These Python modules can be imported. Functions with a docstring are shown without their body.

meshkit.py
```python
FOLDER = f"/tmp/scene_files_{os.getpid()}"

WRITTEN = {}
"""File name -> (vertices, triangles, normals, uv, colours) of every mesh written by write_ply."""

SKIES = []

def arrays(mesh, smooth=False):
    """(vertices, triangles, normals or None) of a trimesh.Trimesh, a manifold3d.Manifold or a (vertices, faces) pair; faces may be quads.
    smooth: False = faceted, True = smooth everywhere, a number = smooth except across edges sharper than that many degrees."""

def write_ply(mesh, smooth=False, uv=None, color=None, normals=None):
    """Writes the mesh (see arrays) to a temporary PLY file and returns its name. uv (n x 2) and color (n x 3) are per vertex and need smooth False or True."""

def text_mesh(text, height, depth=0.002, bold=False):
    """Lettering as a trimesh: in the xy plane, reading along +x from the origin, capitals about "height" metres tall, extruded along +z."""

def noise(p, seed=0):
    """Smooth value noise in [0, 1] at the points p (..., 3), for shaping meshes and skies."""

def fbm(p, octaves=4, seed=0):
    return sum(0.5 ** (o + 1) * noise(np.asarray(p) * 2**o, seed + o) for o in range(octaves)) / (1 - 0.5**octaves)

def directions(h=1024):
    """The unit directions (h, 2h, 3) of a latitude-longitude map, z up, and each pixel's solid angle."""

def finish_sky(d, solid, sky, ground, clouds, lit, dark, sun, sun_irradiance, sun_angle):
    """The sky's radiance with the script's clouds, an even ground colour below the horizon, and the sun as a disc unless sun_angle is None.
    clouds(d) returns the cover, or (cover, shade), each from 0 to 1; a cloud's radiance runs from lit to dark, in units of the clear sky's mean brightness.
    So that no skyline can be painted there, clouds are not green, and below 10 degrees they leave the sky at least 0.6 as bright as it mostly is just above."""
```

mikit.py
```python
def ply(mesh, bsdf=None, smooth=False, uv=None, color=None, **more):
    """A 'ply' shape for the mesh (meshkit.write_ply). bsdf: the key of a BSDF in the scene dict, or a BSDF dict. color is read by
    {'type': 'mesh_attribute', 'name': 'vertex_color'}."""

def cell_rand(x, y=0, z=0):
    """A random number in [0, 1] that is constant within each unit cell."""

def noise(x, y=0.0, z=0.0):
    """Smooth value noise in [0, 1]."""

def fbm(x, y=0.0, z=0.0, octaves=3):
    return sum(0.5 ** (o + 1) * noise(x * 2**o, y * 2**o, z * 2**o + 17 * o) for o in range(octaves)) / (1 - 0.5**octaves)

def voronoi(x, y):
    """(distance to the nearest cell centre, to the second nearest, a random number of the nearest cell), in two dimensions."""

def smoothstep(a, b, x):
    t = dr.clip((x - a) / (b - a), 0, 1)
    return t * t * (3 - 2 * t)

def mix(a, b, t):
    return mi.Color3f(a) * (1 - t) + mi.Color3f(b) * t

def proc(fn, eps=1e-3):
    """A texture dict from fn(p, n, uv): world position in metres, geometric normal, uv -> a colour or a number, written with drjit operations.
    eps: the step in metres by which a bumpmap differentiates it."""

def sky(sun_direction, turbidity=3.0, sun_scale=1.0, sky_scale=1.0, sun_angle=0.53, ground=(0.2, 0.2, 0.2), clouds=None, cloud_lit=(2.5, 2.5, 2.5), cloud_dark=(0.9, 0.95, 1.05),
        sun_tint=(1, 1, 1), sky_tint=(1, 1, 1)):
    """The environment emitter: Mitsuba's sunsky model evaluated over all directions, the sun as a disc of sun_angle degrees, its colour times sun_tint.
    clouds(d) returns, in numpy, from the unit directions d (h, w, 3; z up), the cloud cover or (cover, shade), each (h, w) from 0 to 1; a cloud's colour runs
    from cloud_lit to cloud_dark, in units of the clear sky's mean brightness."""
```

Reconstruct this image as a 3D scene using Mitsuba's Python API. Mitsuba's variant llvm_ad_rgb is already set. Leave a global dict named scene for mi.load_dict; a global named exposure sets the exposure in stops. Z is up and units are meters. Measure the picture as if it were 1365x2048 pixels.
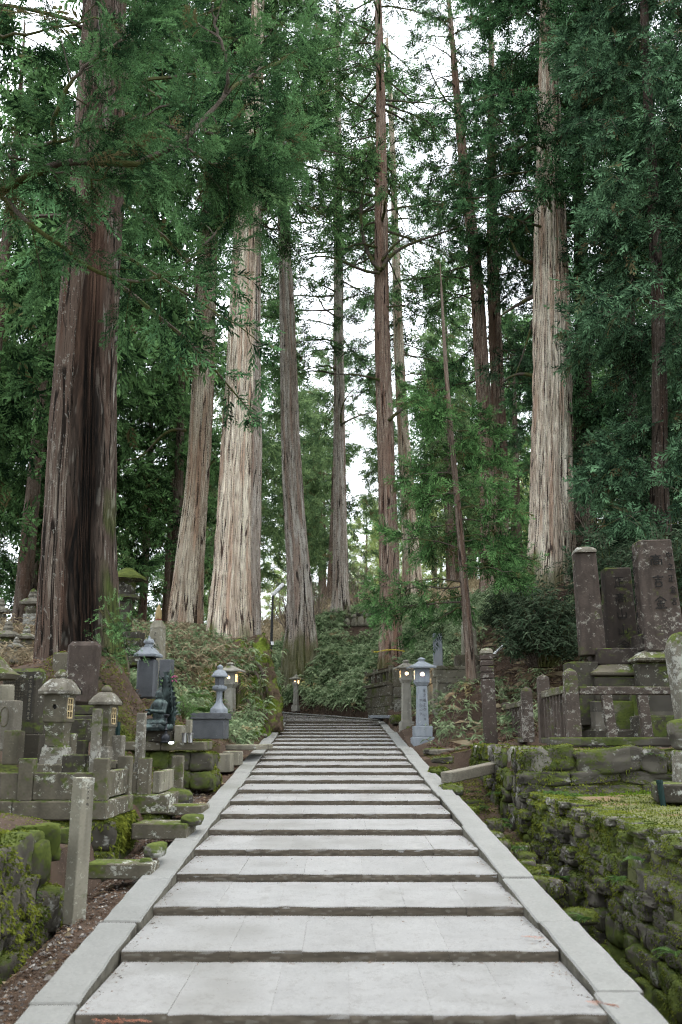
import math
import numpy as np
import trimesh
import mitsuba as mi
import drjit as dr
import mikit
import meshkit
from scipy.interpolate import RBFInterpolator

T = mi.ScalarTransform4f
scene, labels = {}, {}
rng = np.random.default_rng(11)

# ---------------------------------------------------------------- camera, sky, exposure
FOC, HOR, EYE = 1900.0, 1470.0, 1.533          # the photograph's focal length in its own pixels, its horizon row, the eye's height
PITCH = math.atan((HOR - 1024.0) / FOC)
CP, SP = math.cos(PITCH), math.sin(PITCH)
scene['camera'] = {'type': 'thinlens', 'fov': math.degrees(2 * math.atan(682.5 / FOC)), 'fov_axis': 'x',
                   'aperture_radius': 0.008, 'focus_distance': 14.0,
                   'near_clip': 0.05, 'far_clip': 2000.0,
                   'to_world': T().look_at(origin=[0, 0, EYE], target=[0, CP, EYE + SP], up=[0, 0, 1])}
scene['sky'] = mikit.sky((0.25, -0.1, 1.0), turbidity=5, sun_scale=0.12, sun_angle=40, clouds=lambda d: 1.0,
                         cloud_lit=(2.36, 2.5, 2.66))
exposure = 3.2


def at(u, v, zc):
    """World point seen at pixel (u, v) of the photograph at depth zc along the optical axis."""
    a = (u - 682.5) / FOC * zc
    b = (v - 1024.0) / FOC * zc
    return np.array([a, zc * CP + b * SP, EYE + zc * SP - b * CP])


def size(px, zc):
    return px / FOC * zc


def zs(y):
    """Height of the stair's nosing line."""
    return 0.0741 * (y - 5.86)


def xc(y):
    return 0.005 - 0.0107 * (y - 5.86)


# ---------------------------------------------------------------- materials
V3 = lambda a: mi.Color3f(*a)
nz, fb, mix, ss = mikit.noise, mikit.fbm, mikit.mix, mikit.smoothstep


def mat(name, fn, rough=0.85, two=True, spec=0.25, **more):
    b = {'type': 'principled', 'base_color': mikit.proc(fn) if callable(fn) else {'type': 'rgb', 'value': list(fn)},
         'roughness': rough, 'specular': spec, **more}
    scene['mat_' + name] = {'type': 'twosided', 'bsdf': b} if two else b
    return name


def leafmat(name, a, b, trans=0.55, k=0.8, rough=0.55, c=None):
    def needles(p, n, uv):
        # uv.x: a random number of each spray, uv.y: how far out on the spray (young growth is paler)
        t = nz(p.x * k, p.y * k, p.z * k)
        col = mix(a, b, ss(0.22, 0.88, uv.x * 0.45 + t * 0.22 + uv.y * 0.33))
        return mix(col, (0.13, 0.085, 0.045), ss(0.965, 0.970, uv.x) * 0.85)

    def fn(p, n, uv):
        if name.startswith('needle'):
            return needles(p, n, uv)
        t = nz(p.x * k, p.y * k, p.z * k)
        t2 = nz(p.x * 11, p.y * 11, p.z * 11)
        col = mix(a, b, ss(0.22, 0.78, t * 0.45 + t2 * 0.55))
        if c is not None:
            col = mix(col, c, ss(0.80, 0.90, nz(p.x * 2.3 + 40, p.y * 2.3, p.z * 2.3)) * 0.8)
        return col
    scene['mat_' + name] = {'type': 'principledthin', 'base_color': mikit.proc(fn), 'roughness': rough, 'diff_trans': trans, 'spec_trans': 0.0, 'eta': 1.4}
    return name


MOSS_A, MOSS_B = (0.022, 0.034, 0.008), (0.085, 0.105, 0.018)


def moss_mix(col, p, n, amount, scale=2.2):
    """Real moss growing on a stone: more on faces that look up."""
    m = nz(p.x * scale, p.y * scale, p.z * scale + 3) * 0.5 + nz(p.x * scale * 5, p.y * scale * 5, p.z * scale * 5) * 0.3 + nz(p.x * 40, p.y * 40, p.z * 40) * 0.2
    m = ss(0.52, 0.72, m + 0.18 * n.z + amount)
    mc = mix(MOSS_A, MOSS_B, nz(p.x * 9, p.y * 9, p.z * 9) * 0.5 + nz(p.x * 45, p.y * 45, p.z * 45) * 0.5)
    return mix(col, mc, m)


def lichen_mix(col, p, amount, tint=(0.36, 0.38, 0.34), scale=11.0):
    a = nz(p.x * scale, p.y * scale, p.z * scale) * 0.42 + nz(p.x * scale * 2.7, p.y * scale * 2.7, p.z * scale * 2.7) * 0.33 + nz(p.x * scale * 7, p.y * scale * 7, p.z * scale * 7) * 0.25
    b = nz(p.x * 1.7 + 9, p.y * 1.7, p.z * 1.7)
    return mix(col, tint, ss(0.60, 0.80, a + 0.30 * (b - 0.5) + amount) * 0.75)


def f_tread(p, n, uv, tone=1.0):
    d = fb(p.x * 6, p.y * 6, p.z * 6)
    g = nz(p.x * 90, p.y * 90, p.z * 90)
    stain = ss(0.45, 0.75, fb(p.x * 1.3 + 5, p.y * 1.3, p.z * 4))
    col = mix((0.195, 0.194, 0.188), (0.268, 0.268, 0.262), d * 0.5 + g * 0.5)
    col = mix(col, (0.135, 0.132, 0.118), stain * 0.5)
    col = mix(col, (0.10, 0.09, 0.07), ss(0.60, 0.72, nz(p.x * 17, p.y * 17, p.z * 17) * 0.5 + nz(p.x * 60, p.y * 60) * 0.5) * 0.18)
    col = col * tone
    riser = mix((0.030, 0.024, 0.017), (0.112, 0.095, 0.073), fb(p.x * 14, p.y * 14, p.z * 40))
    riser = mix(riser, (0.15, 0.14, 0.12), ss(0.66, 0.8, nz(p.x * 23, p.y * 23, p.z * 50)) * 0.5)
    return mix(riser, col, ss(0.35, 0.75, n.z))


def f_mortar(p, n, uv):
    return mix((0.165, 0.163, 0.156), (0.225, 0.224, 0.216), nz(p.x * 20, p.y * 20, p.z * 20))


def f_curb(p, n, uv, tone=1.0):
    d = fb(p.x * 5, p.y * 5, p.z * 5)
    g = nz(p.x * 70, p.y * 70, p.z * 70)
    col = mix((0.165, 0.167, 0.156), (0.25, 0.252, 0.24), d * 0.5 + g * 0.5)
    col = mix(col, (0.135, 0.138, 0.112), ss(0.55, 0.8, fb(p.x * 1.1, p.y * 1.1 + 9, p.z)) * 0.6)
    col = col * tone
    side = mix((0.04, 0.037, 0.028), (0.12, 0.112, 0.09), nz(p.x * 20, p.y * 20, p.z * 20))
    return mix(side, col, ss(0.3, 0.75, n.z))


def f_rock(p, n, uv):
    d = fb(p.x * 4, p.y * 4, p.z * 4)
    col = mix((0.028, 0.025, 0.02), (0.11, 0.10, 0.082), d)
    cell = mikit.cell_rand(dr.floor(p.x * 1.9), dr.floor(p.y * 1.9), dr.floor(p.z * 2.6))
    col = col * (0.6 + 0.8 * cell)
    col = lichen_mix(col, p, 0.0, (0.34, 0.34, 0.31), 7.0)
    return moss_mix(col, p, n, 0.07, 1.6)


def f_rock_dry(p, n, uv):
    d = fb(p.x * 5, p.y * 5, p.z * 5)
    col = mix((0.055, 0.052, 0.042), (0.19, 0.178, 0.148), d)
    col = lichen_mix(col, p, 0.02, (0.45, 0.44, 0.40), 9.0)
    return moss_mix(col, p, n, 0.0, 2.0)


def stone(base_a, base_b, lichen=0.0, moss=-0.05, ltint=(0.40, 0.41, 0.36), streak=0.5, lscale=13.0):
    def fn(p, n, uv):
        d = fb(p.x * 8, p.y * 8, p.z * 5)
        g = nz(p.x * 60, p.y * 60, p.z * 60)
        col = mix(base_a, base_b, d * 0.7 + g * 0.3)
        st = ss(0.5, 0.75, fb(p.x * 9 + p.y * 6, p.y * 2 + 4, p.z * 0.9))      # rain streaks of grime
        col = col * (1 - streak * 0.55 * st)
        col = lichen_mix(col, p, lichen, ltint, lscale)
        return moss_mix(col, p, n, moss, 3.0)
    return fn


def toned(fn, tone):
    return lambda p, n, uv: fn(p, n, uv, tone)


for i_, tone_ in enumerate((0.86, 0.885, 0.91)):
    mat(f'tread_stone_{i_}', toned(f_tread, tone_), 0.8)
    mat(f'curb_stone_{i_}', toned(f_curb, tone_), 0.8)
mat('mortar', f_mortar, 0.9)
mat('mossy_rock', f_rock, 0.9)
mat('dry_rock', f_rock_dry, 0.9)


def f_rock_moss(p, n, uv):
    col = mix((0.022, 0.02, 0.015), (0.085, 0.077, 0.06), fb(p.x * 4, p.y * 4, p.z * 4))
    col = lichen_mix(col, p, -0.02, (0.28, 0.28, 0.25), 9.0)
    return moss_mix(col, p, n, 0.12, 1.7)


mat('deep_moss_rock', f_rock_moss, 0.95)
mat('old_stone', stone((0.046, 0.041, 0.029), (0.128, 0.114, 0.084), 0.0, -0.04), 0.9)
mat('pale_old_stone', stone((0.125, 0.115, 0.085), (0.225, 0.21, 0.165), -0.03, -0.14, streak=0.6), 0.9)
mat('dark_old_stone', stone((0.020, 0.018, 0.014), (0.060, 0.053, 0.040), -0.03, -0.02), 0.9)
mat('brown_stone', stone((0.027, 0.0205, 0.0165), (0.078, 0.060, 0.050), 0.0, -0.14, (0.24, 0.23, 0.20)), 0.9)
mat('speckled_brown', stone((0.030, 0.024, 0.019), (0.098, 0.077, 0.064), 0.05, -0.12, (0.29, 0.28, 0.25), lscale=17.0), 0.9)
mat('deep_brown_stone', stone((0.0180, 0.0144, 0.0120), (0.0510, 0.0396, 0.0330), -0.05, -0.08, (0.1680, 0.1620, 0.1380)), 0.9)
mat('lichen_stone', stone((0.070, 0.062, 0.047), (0.165, 0.153, 0.125), 0.09, -0.10, (0.3000, 0.3000, 0.2700)), 0.9)
mat('lantern_stone', stone((0.1820, 0.1750, 0.1470), (0.2940, 0.2800, 0.2450), -0.06, -0.2, streak=0.4), 0.85)
mat('blue_granite', stone((0.1500, 0.1688, 0.1875), (0.2400, 0.2625, 0.2888), -0.2, -0.5, streak=0.3), 0.6)
mat('dark_granite', stone((0.0510, 0.0552, 0.0600), (0.1080, 0.1140, 0.1230), -0.2, -0.5, streak=0.15), 0.45)
mat('carving', (0.030, 0.028, 0.024), 0.9)
mat('bronze', lambda p, n, uv: mix((0.018, 0.025, 0.025), (0.065, 0.092, 0.088), ss(0.35, 0.75, fb(p.x * 14, p.y * 14, p.z * 9) + 0.12 * n.z)), 0.45, metallic=0.35)
mat('black_metal', (0.02, 0.022, 0.026), 0.35, metallic=0.3)
mat('steel', (0.55, 0.55, 0.57), 0.25, metallic=1.0)
mat('white_paint', (0.78, 0.79, 0.80), 0.35)
mat('green_plastic', (0.006, 0.022, 0.020), 0.45)
mat('blue_plastic', (0.03, 0.12, 0.30), 0.4)
mat('pole_metal', (0.045, 0.045, 0.045), 0.5)
mat('wood_frame', lambda p, n, uv: mix((0.30, 0.23, 0.12), (0.50, 0.40, 0.23), nz(p.x * 30, p.y * 30, p.z * 90)), 0.7)
mat('dark_inside', (0.012, 0.011, 0.010), 0.9)
mat('pink_petal', (0.65, 0.12, 0.33), 0.6)
mat('ochre_stone', lambda p, n, uv: mix((0.16, 0.12, 0.05), (0.30, 0.22, 0.10), fb(p.x * 20, p.y * 20, p.z * 8)), 0.6)
mat('red_band', (0.15, 0.045, 0.03), 0.6)
mat('yellow_tape', (0.6, 0.48, 0.05), 0.5)
scene['lamp_glass'] = {'type': 'diffuse', 'reflectance': {'type': 'rgb', 'value': [0.7, 0.65, 0.55]}}


def bark_colour(u, v, deep, mid, pale, pale_amt, seed):
    """Fibrous cedar bark: pale weathered strips, short thin cracks, fresh reddish patches."""
    w = u + 0.05 * (nz(u * 3, v * 0.9, seed) - 0.5) + 0.015 * (nz(u * 12, v * 4.0, seed + 6) - 0.5)
    fine = nz(w * 70, v * 5.0, seed + 8)
    strip = nz(w * 17, v * 0.8, seed)
    q = fb(w * 2.2, v * 0.5, seed + 2)
    col = mix(mid, pale, ss(0.30, 0.66, q * 0.42 + strip * 0.30 + fine * 0.28 + pale_amt - 0.2))
    red = ss(0.58, 0.74, nz(w * 6, v * 0.5, seed + 21) * 0.7 + 0.3 * strip)
    col = mix(col, (mid[0] * 0.95, mid[1] * 0.74, mid[2] * 0.66), red * 0.7)
    r1 = dr.abs(2 * nz(w * 14, v * 0.42, seed + 14) - 1)
    r2 = dr.abs(2 * nz(w * 30, v * 1.3, seed + 15) - 1)
    gate = ss(0.22, 0.42, nz(w * 7, v * 1.6, seed + 17))
    crack = dr.maximum(ss(0.15, 0.05, r1) * gate, ss(0.12, 0.03, r2) * 0.6)
    col = mix(col, deep, crack)
    return col * (0.82 + 0.36 * fine), w, fine


def bark(name, deep, mid, pale, pale_amt, moss_h=1.2, seed=0.0):
    """uv: metres round the trunk, metres above its foot."""
    def fn(p, n, uv):
        u, v = uv.x, uv.y
        col, w, fine = bark_colour(u, v, deep, mid, pale, pale_amt, seed)
        lich = ss(0.70, 0.82, nz(w * 20, v * 14, seed + 11) * 0.5 + nz(w * 60, v * 44, seed) * 0.5)
        col = mix(col, (0.36, 0.36, 0.32), lich * 0.3)
        mo = ss(0.25, 0.70, fb(w * 3, v * 1.2, seed) + 0.30 * fine - v / (2 * moss_h))
        return mix(col, mix((0.035, 0.045, 0.012), (0.10, 0.105, 0.03), fine), mo * 0.75)
    return mat(name, fn, 0.95, two=False, spec=0.1)


bark('bark_pale', (0.045, 0.030, 0.023), (0.36, 0.285, 0.22), (0.62, 0.565, 0.46), 0.16, 1.5, 3.0)
bark('bark_tan', (0.042, 0.028, 0.02), (0.33, 0.26, 0.195), (0.57, 0.515, 0.41), 0.16, 0.9, 23.0)
bark('bark_grey', (0.036, 0.028, 0.022), (0.26, 0.215, 0.178), (0.48, 0.45, 0.40), 0.14, 0.9, 43.0)
bark('bark_red', (0.030, 0.018, 0.014), (0.22, 0.150, 0.115), (0.38, 0.32, 0.26), 0.06, 0.7, 63.0)
bark('bark_dark', (0.014, 0.010, 0.008), (0.058, 0.044, 0.035), (0.145, 0.128, 0.108), -0.06, 0.8, 83.0)
bark('bark_brown', (0.012, 0.009, 0.007), (0.078, 0.056, 0.044), (0.165, 0.142, 0.118), 0.0, 0.8, 143.0)
bark('bark_far', (0.03, 0.022, 0.018), (0.13, 0.098, 0.078), (0.24, 0.205, 0.17), 0.02, 0.8, 103.0)
mat('charred_wood', lambda p, n, uv: mix((0.010, 0.008, 0.007), (0.06, 0.036, 0.024), ss(0.3, 0.8, nz(uv.x * 18, uv.y * 0.7) * 0.6 + 0.4 * nz(uv.x * 50, uv.y * 3))), 0.9)
mat('mossy_root', lambda p, n, uv: mix(mix((0.05, 0.034, 0.022), (0.13, 0.095, 0.065), fb(p.x * 7, p.y * 7, p.z * 3)), mix((0.045, 0.07, 0.010), (0.15, 0.20, 0.025), nz(p.x * 23, p.y * 23, p.z * 23)), ss(0.47, 0.66, nz(p.x * 3, p.y * 3, p.z * 3) * .5 + nz(p.x * 12, p.y * 12, p.z * 12) * .3 + .2 * (n.z * .5 + .5) + .05)), 0.95)
mat('limb_bark', lambda p, n, uv: mix(mix((0.035, 0.026, 0.020), (0.11, 0.09, 0.072), fb(p.x * 9, p.y * 9, p.z * 9)), (0.06, 0.07, 0.014), ss(0.45, 0.62, nz(p.x * 4, p.y * 4, p.z * 4) + 0.18 * n.z) * 0.8), 0.9)
mat('dead_twig', lambda p, n, uv: mix((0.12, 0.09, 0.07), (0.30, 0.25, 0.20), nz(p.x * 5, p.y * 5, p.z * 5)), 0.9)
mat('plank_wood', lambda p, n, uv: mix((0.075, 0.068, 0.052), (0.20, 0.185, 0.15), nz(p.x * 5, p.y * 60, p.z * 60) * 0.6 + 0.4 * nz(p.x * 30, p.y * 30, p.z * 30)), 0.85)

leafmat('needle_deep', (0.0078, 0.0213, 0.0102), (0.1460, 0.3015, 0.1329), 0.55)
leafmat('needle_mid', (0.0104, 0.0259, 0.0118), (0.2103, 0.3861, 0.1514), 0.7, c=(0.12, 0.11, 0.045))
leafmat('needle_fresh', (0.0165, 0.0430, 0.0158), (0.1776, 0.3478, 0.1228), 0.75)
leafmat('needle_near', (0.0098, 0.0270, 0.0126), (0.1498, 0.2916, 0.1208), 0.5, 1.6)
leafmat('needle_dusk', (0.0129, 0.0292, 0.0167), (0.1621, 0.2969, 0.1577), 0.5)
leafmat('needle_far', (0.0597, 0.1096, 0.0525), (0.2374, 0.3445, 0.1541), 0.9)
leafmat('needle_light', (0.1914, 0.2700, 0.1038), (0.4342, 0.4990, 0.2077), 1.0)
leafmat('sasa_leaf', (0.075, 0.13, 0.055), (0.40, 0.49, 0.29), 0.7, 5.0, 0.45, c=(0.40, 0.31, 0.18))
leafmat('sasa_dark', (0.022, 0.042, 0.022), (0.085, 0.115, 0.07), 0.4, 3.0, 0.35)
leafmat('dry_sasa', (0.16, 0.12, 0.075), (0.36, 0.30, 0.20), 0.4, 2.0)
leafmat('dry_grass', (0.20, 0.165, 0.10), (0.38, 0.33, 0.22), 0.5, 1.0)
leafmat('fern_leaf', (0.055, 0.115, 0.030), (0.15, 0.25, 0.085), 0.6, 3.0)
leafmat('moss_tuft', (0.042, 0.060, 0.012), (0.19, 0.215, 0.036), 0.6, 2.6)
leafmat('moss_bright', (0.05, 0.10, 0.010), (0.14, 0.22, 0.026), 0.7, 1.6)
leafmat('litter_leaf', (0.050, 0.032, 0.022), (0.19, 0.125, 0.085), 0.2, 3.0)
leafmat('red_sprig', (0.20, 0.085, 0.055), (0.33, 0.16, 0.11), 0.3, 3.0)


def f_ground(p, n, uv):
    x, y = p.x, p.y
    g1 = fb(x * 3, y * 3, p.z * 3)
    g2 = nz(x * 26, y * 26, p.z * 26)
    g3 = nz(x * 70, y * 70, p.z * 70)
    litter = mix((0.026, 0.019, 0.014), (0.098, 0.070, 0.053), g1 * 0.4 + g2 * 0.35 + g3 * 0.25)
    litter = mix(litter, (0.30, 0.27, 0.24), ss(0.86, 0.93, g3) * 0.7)
    soil = mix((0.030, 0.021, 0.015), (0.072, 0.051, 0.036), g1)
    col = mix(litter, soil, ss(0.4, 0.7, nz(x * 0.7, y * 0.7)))
    # the lower lawn on the right, mossy and short
    lawn = ss(2.55, 2.8, x) * ss(14.9, 14.5, y)
    lc = mix((0.048, 0.054, 0.024), (0.12, 0.125, 0.055), nz(x * 8, y * 8) * 0.5 + g2 * 0.5)
    lc = mix(lc, (0.14, 0.09, 0.06), ss(0.56, 0.72, nz(x * 2.3, y * 2.3) * 0.6 + g2 * 0.4) * 0.8)
    col = mix(col, lc, lawn)
    moss = ss(0.50, 0.66, nz(x * 1.1 + 3, y * 1.1) * 0.55 + g2 * 0.2 + g1 * 0.25) * ss(34, 28, y)
    left = ss(-2.5, -2.9, x)
    right = dr.maximum(ss(2.4, 2.7, x) * ss(21, 18, y) * ss(14, 14.4, y), ss(1.75, 1.9, x) * ss(2.8, 2.7, x) * ss(22, 19, y))
    col = mix(col, mix(MOSS_A, MOSS_B, g2), moss * dr.maximum(left * 0.85, right))
    edge = ss(24, 25.5, y) * ss(34, 31, y) * ss(-4.2, -3.4, x) * ss(-1.5, -2.0, x)
    col = mix(col, mix((0.035, 0.065, 0.01), (0.11, 0.165, 0.02), g1 * 0.5 + g2 * 0.5), edge * ss(0.35, 0.55, g1))
    dry = ss(46, 50, y)
    col = mix(col, mix((0.17, 0.13, 0.085), (0.33, 0.28, 0.19), g2 * 0.6 + g1 * 0.4), dry * 0.85)
    return col


mat('ground_soil', f_ground, 0.95, spec=0.1)


# ---------------------------------------------------------------- mesh helpers
class MB:
    """Collects pieces that end up as ONE mesh."""
    def __init__(self):
        self.v, self.f, self.n = [], [], 0

    def add(self, v, f):
        v = np.asarray(v, float)
        self.v.append(v)
        self.f.append(np.asarray(f, int) + self.n)
        self.n += len(v)
        return self

    def tm(self, mesh, M=None):
        v = np.array(mesh.vertices)
        if M is not None:
            v = v @ M[:3, :3].T + M[:3, 3]
        return self.add(v, mesh.faces)

    def get(self):
        return np.vstack(self.v), np.vstack(self.f)


COUNT = {}


def key_for(name):
    n = COUNT.get(name, 0)
    COUNT[name] = n + 1
    return name if n == 0 else f'{name}_{n:03d}'


def put(name, vf, m, parent=None, smooth=False, uv=None, **lab):
    """One shape entry. parent: the key of the thing or part it belongs to."""
    full = key_for(f'{parent}__{name}' if parent else name)
    uv = getattr(vf, 'uv', None) if uv is None and isinstance(vf, Cloud) else uv
    if isinstance(vf, MB):
        vf = vf.get()
    elif hasattr(vf, 'vertices'):
        vf = (np.array(vf.vertices), np.array(vf.faces))
    scene[full] = mikit.ply(vf, 'mat_' + m, smooth=smooth, uv=uv)
    if lab:
        labels[full] = lab
    return full


def thing(name, label, category, group=None):
    k = key_for(name)
    labels[k] = {'label': label, 'category': category}
    if group:
        labels[k]['group'] = group
    return k


def rot(axis, deg):
    return trimesh.transformations.rotation_matrix(math.radians(deg), axis)


def frame(loc=(0, 0, 0), rz=0.0, rx=0.0, ry=0.0):
    M = rot([0, 0, 1], rz) @ rot([0, 1, 0], ry) @ rot([1, 0, 0], rx)
    M[:3, 3] = loc
    return M


def xf(vf, M):
    v = vf[0] @ M[:3, :3].T + M[:3, 3]
    return v, vf[1]


_hull = {}


def cbox(sx, sy, sz, b=0.008, center=(0, 0, 0), taper=1.0, topshift=0.0):
    """Box with chamfered edges standing on z=0 at centre (x, y); taper scales its top."""
    b = min(b, sx * 0.4, sy * 0.4, sz * 0.4)
    hx, hy = sx / 2, sy / 2
    pts = []
    for ix in (-1, 1):
        for iy in (-1, 1):
            for iz in (0, 1):
                s = taper if iz else 1.0
                z0, zb = (0.0, b) if iz == 0 else (sz, sz - b)
                pts += [(ix * (hx * s - b), iy * (hy * s - b), z0), (ix * hx * s, iy * (hy * s - b), zb), (ix * (hx * s - b), iy * hy * s, zb)]
    pts = np.array(pts)
    if 'c' not in _hull:
        from scipy.spatial import ConvexHull
        q = []
        for ix in (-1, 1):
            for iy in (-1, 1):
                for iz in (0, 1):
                    z0, zb = (0.0, .1) if iz == 0 else (1.0, .9)
                    q += [(ix * .4, iy * .4, z0), (ix * .5, iy * .4, zb), (ix * .4, iy * .5, zb)]
        q = np.array(q)
        h = ConvexHull(q)
        F = []
        for s, e in zip(h.simplices, h.equations):
            a, b_, c_ = q[s]
            F.append(s if np.dot(np.cross(b_ - a, c_ - a), e[:3]) > 0 else s[::-1])
        _hull['c'] = np.array(F)
    pts = pts + np.array(center)
    pts[:, 0] += topshift * (pts[:, 2] > sz / 2)
    return pts, _hull['c']


def lathe(profile, n=24, sq=0.0):
    """Solid of revolution from (r, z) pairs, closed at both ends; n=4 gives square pieces with flat sides to the axes."""
    pr = np.array(profile, float)
    ang = (np.arange(n) + (0.5 if n <= 8 else 0)) * 2 * np.pi / n
    k = 1 / math.cos(math.pi / n) if n <= 8 else 1.0
    v = np.stack([np.outer(pr[:, 0] * k, np.cos(ang)), np.outer(pr[:, 0] * k, np.sin(ang)), np.repeat(pr[:, 1:2], n, 1)], -1).reshape(-1, 3)
    f = []
    for i in range(len(pr) - 1):
        for j in range(n):
            a, b = i * n + j, i * n + (j + 1) % n
            f += [(a, b, b + n), (a, b + n, a + n)]
    c0, c1 = len(v), len(v) + 1
    v = np.vstack([v, [[0, 0, pr[0, 1]], [0, 0, pr[-1, 1]]]])
    L = (len(pr) - 1) * n
    for j in range(n):
        f += [(c0, (j + 1) % n, j), (c1, L + j, L + (j + 1) % n)]
    return v, np.array(f)


def tube(points, radii, sides=6, cap=True):
    p = np.asarray(points, float)
    r = np.broadcast_to(np.asarray(radii, float), (len(p),))
    t = np.gradient(p, axis=0)
    t /= np.linalg.norm(t, axis=1, keepdims=True) + 1e-12
    ref = np.array([0.31, 0.17, 0.93]) if abs(t[:, 2]).mean() < 0.8 else np.array([1.0, 0.1, 0.0])
    a = np.cross(t, ref)
    a /= np.linalg.norm(a, axis=1, keepdims=True) + 1e-12
    b = np.cross(t, a)
    ang = np.arange(sides) * 2 * np.pi / sides
    v = (p[:, None] + r[:, None, None] * (np.cos(ang)[None, :, None] * a[:, None] + np.sin(ang)[None, :, None] * b[:, None])).reshape(-1, 3)
    i, j = np.meshgrid(np.arange(len(p) - 1), np.arange(sides), indexing='ij')
    q = np.stack([i * sides + j, i * sides + (j + 1) % sides, (i + 1) * sides + (j + 1) % sides, (i + 1) * sides + j], -1).reshape(-1, 4)
    f = np.vstack([q[:, [0, 2, 1]], q[:, [0, 3, 2]]])
    if cap:
        n = len(v)
        v = np.vstack([v, p[:1], p[-1:]])
        j = np.arange(sides)
        f = np.vstack([f, np.stack([np.full(sides, n), j, (j + 1) % sides], 1),
                       np.stack([np.full(sides, n + 1), (len(p) - 1) * sides + (j + 1) % sides, (len(p) - 1) * sides + j], 1)])
    return v, f


def spline(ctrl, n=20):
    from scipy.interpolate import CubicSpline
    c = np.asarray(ctrl, float)
    d = np.r_[0, np.cumsum(np.linalg.norm(np.diff(c, axis=0), axis=1))]
    return CubicSpline(d, c)(np.linspace(0, d[-1], n))


_ico = {}


def boulder(sx, sy, sz, seed, sub=2, box=0.5, rough=0.16):
    """Irregular stone, full sizes sx sy sz, centred at the origin."""
    if sub not in _ico:
        m = trimesh.creation.icosphere(subdivisions=sub)
        _ico[sub] = (np.array(m.vertices), np.array(m.faces))
    d, f = _ico[sub]
    cube = d / np.abs(d).max(1, keepdims=True)
    v = d * (1 - box) + cube * box * 0.86
    o = np.array([seed * 3.7, seed * 1.3, seed * 2.1])
    dd = (meshkit.fbm(d * 1.3 + o, 3, seed % 97) - 0.5) * 2
    dn = np.stack([meshkit.noise(d * 1.1 + o + 9, 5), meshkit.noise(d * 1.1 + o + 19, 6), meshkit.noise(d * 1.1 + o + 29, 7)], 1) - 0.5
    v = v * (1 + rough * dd[:, None]) + dn * rough * 1.2
    return v * np.array([sx, sy, sz]) / 2, f


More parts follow.
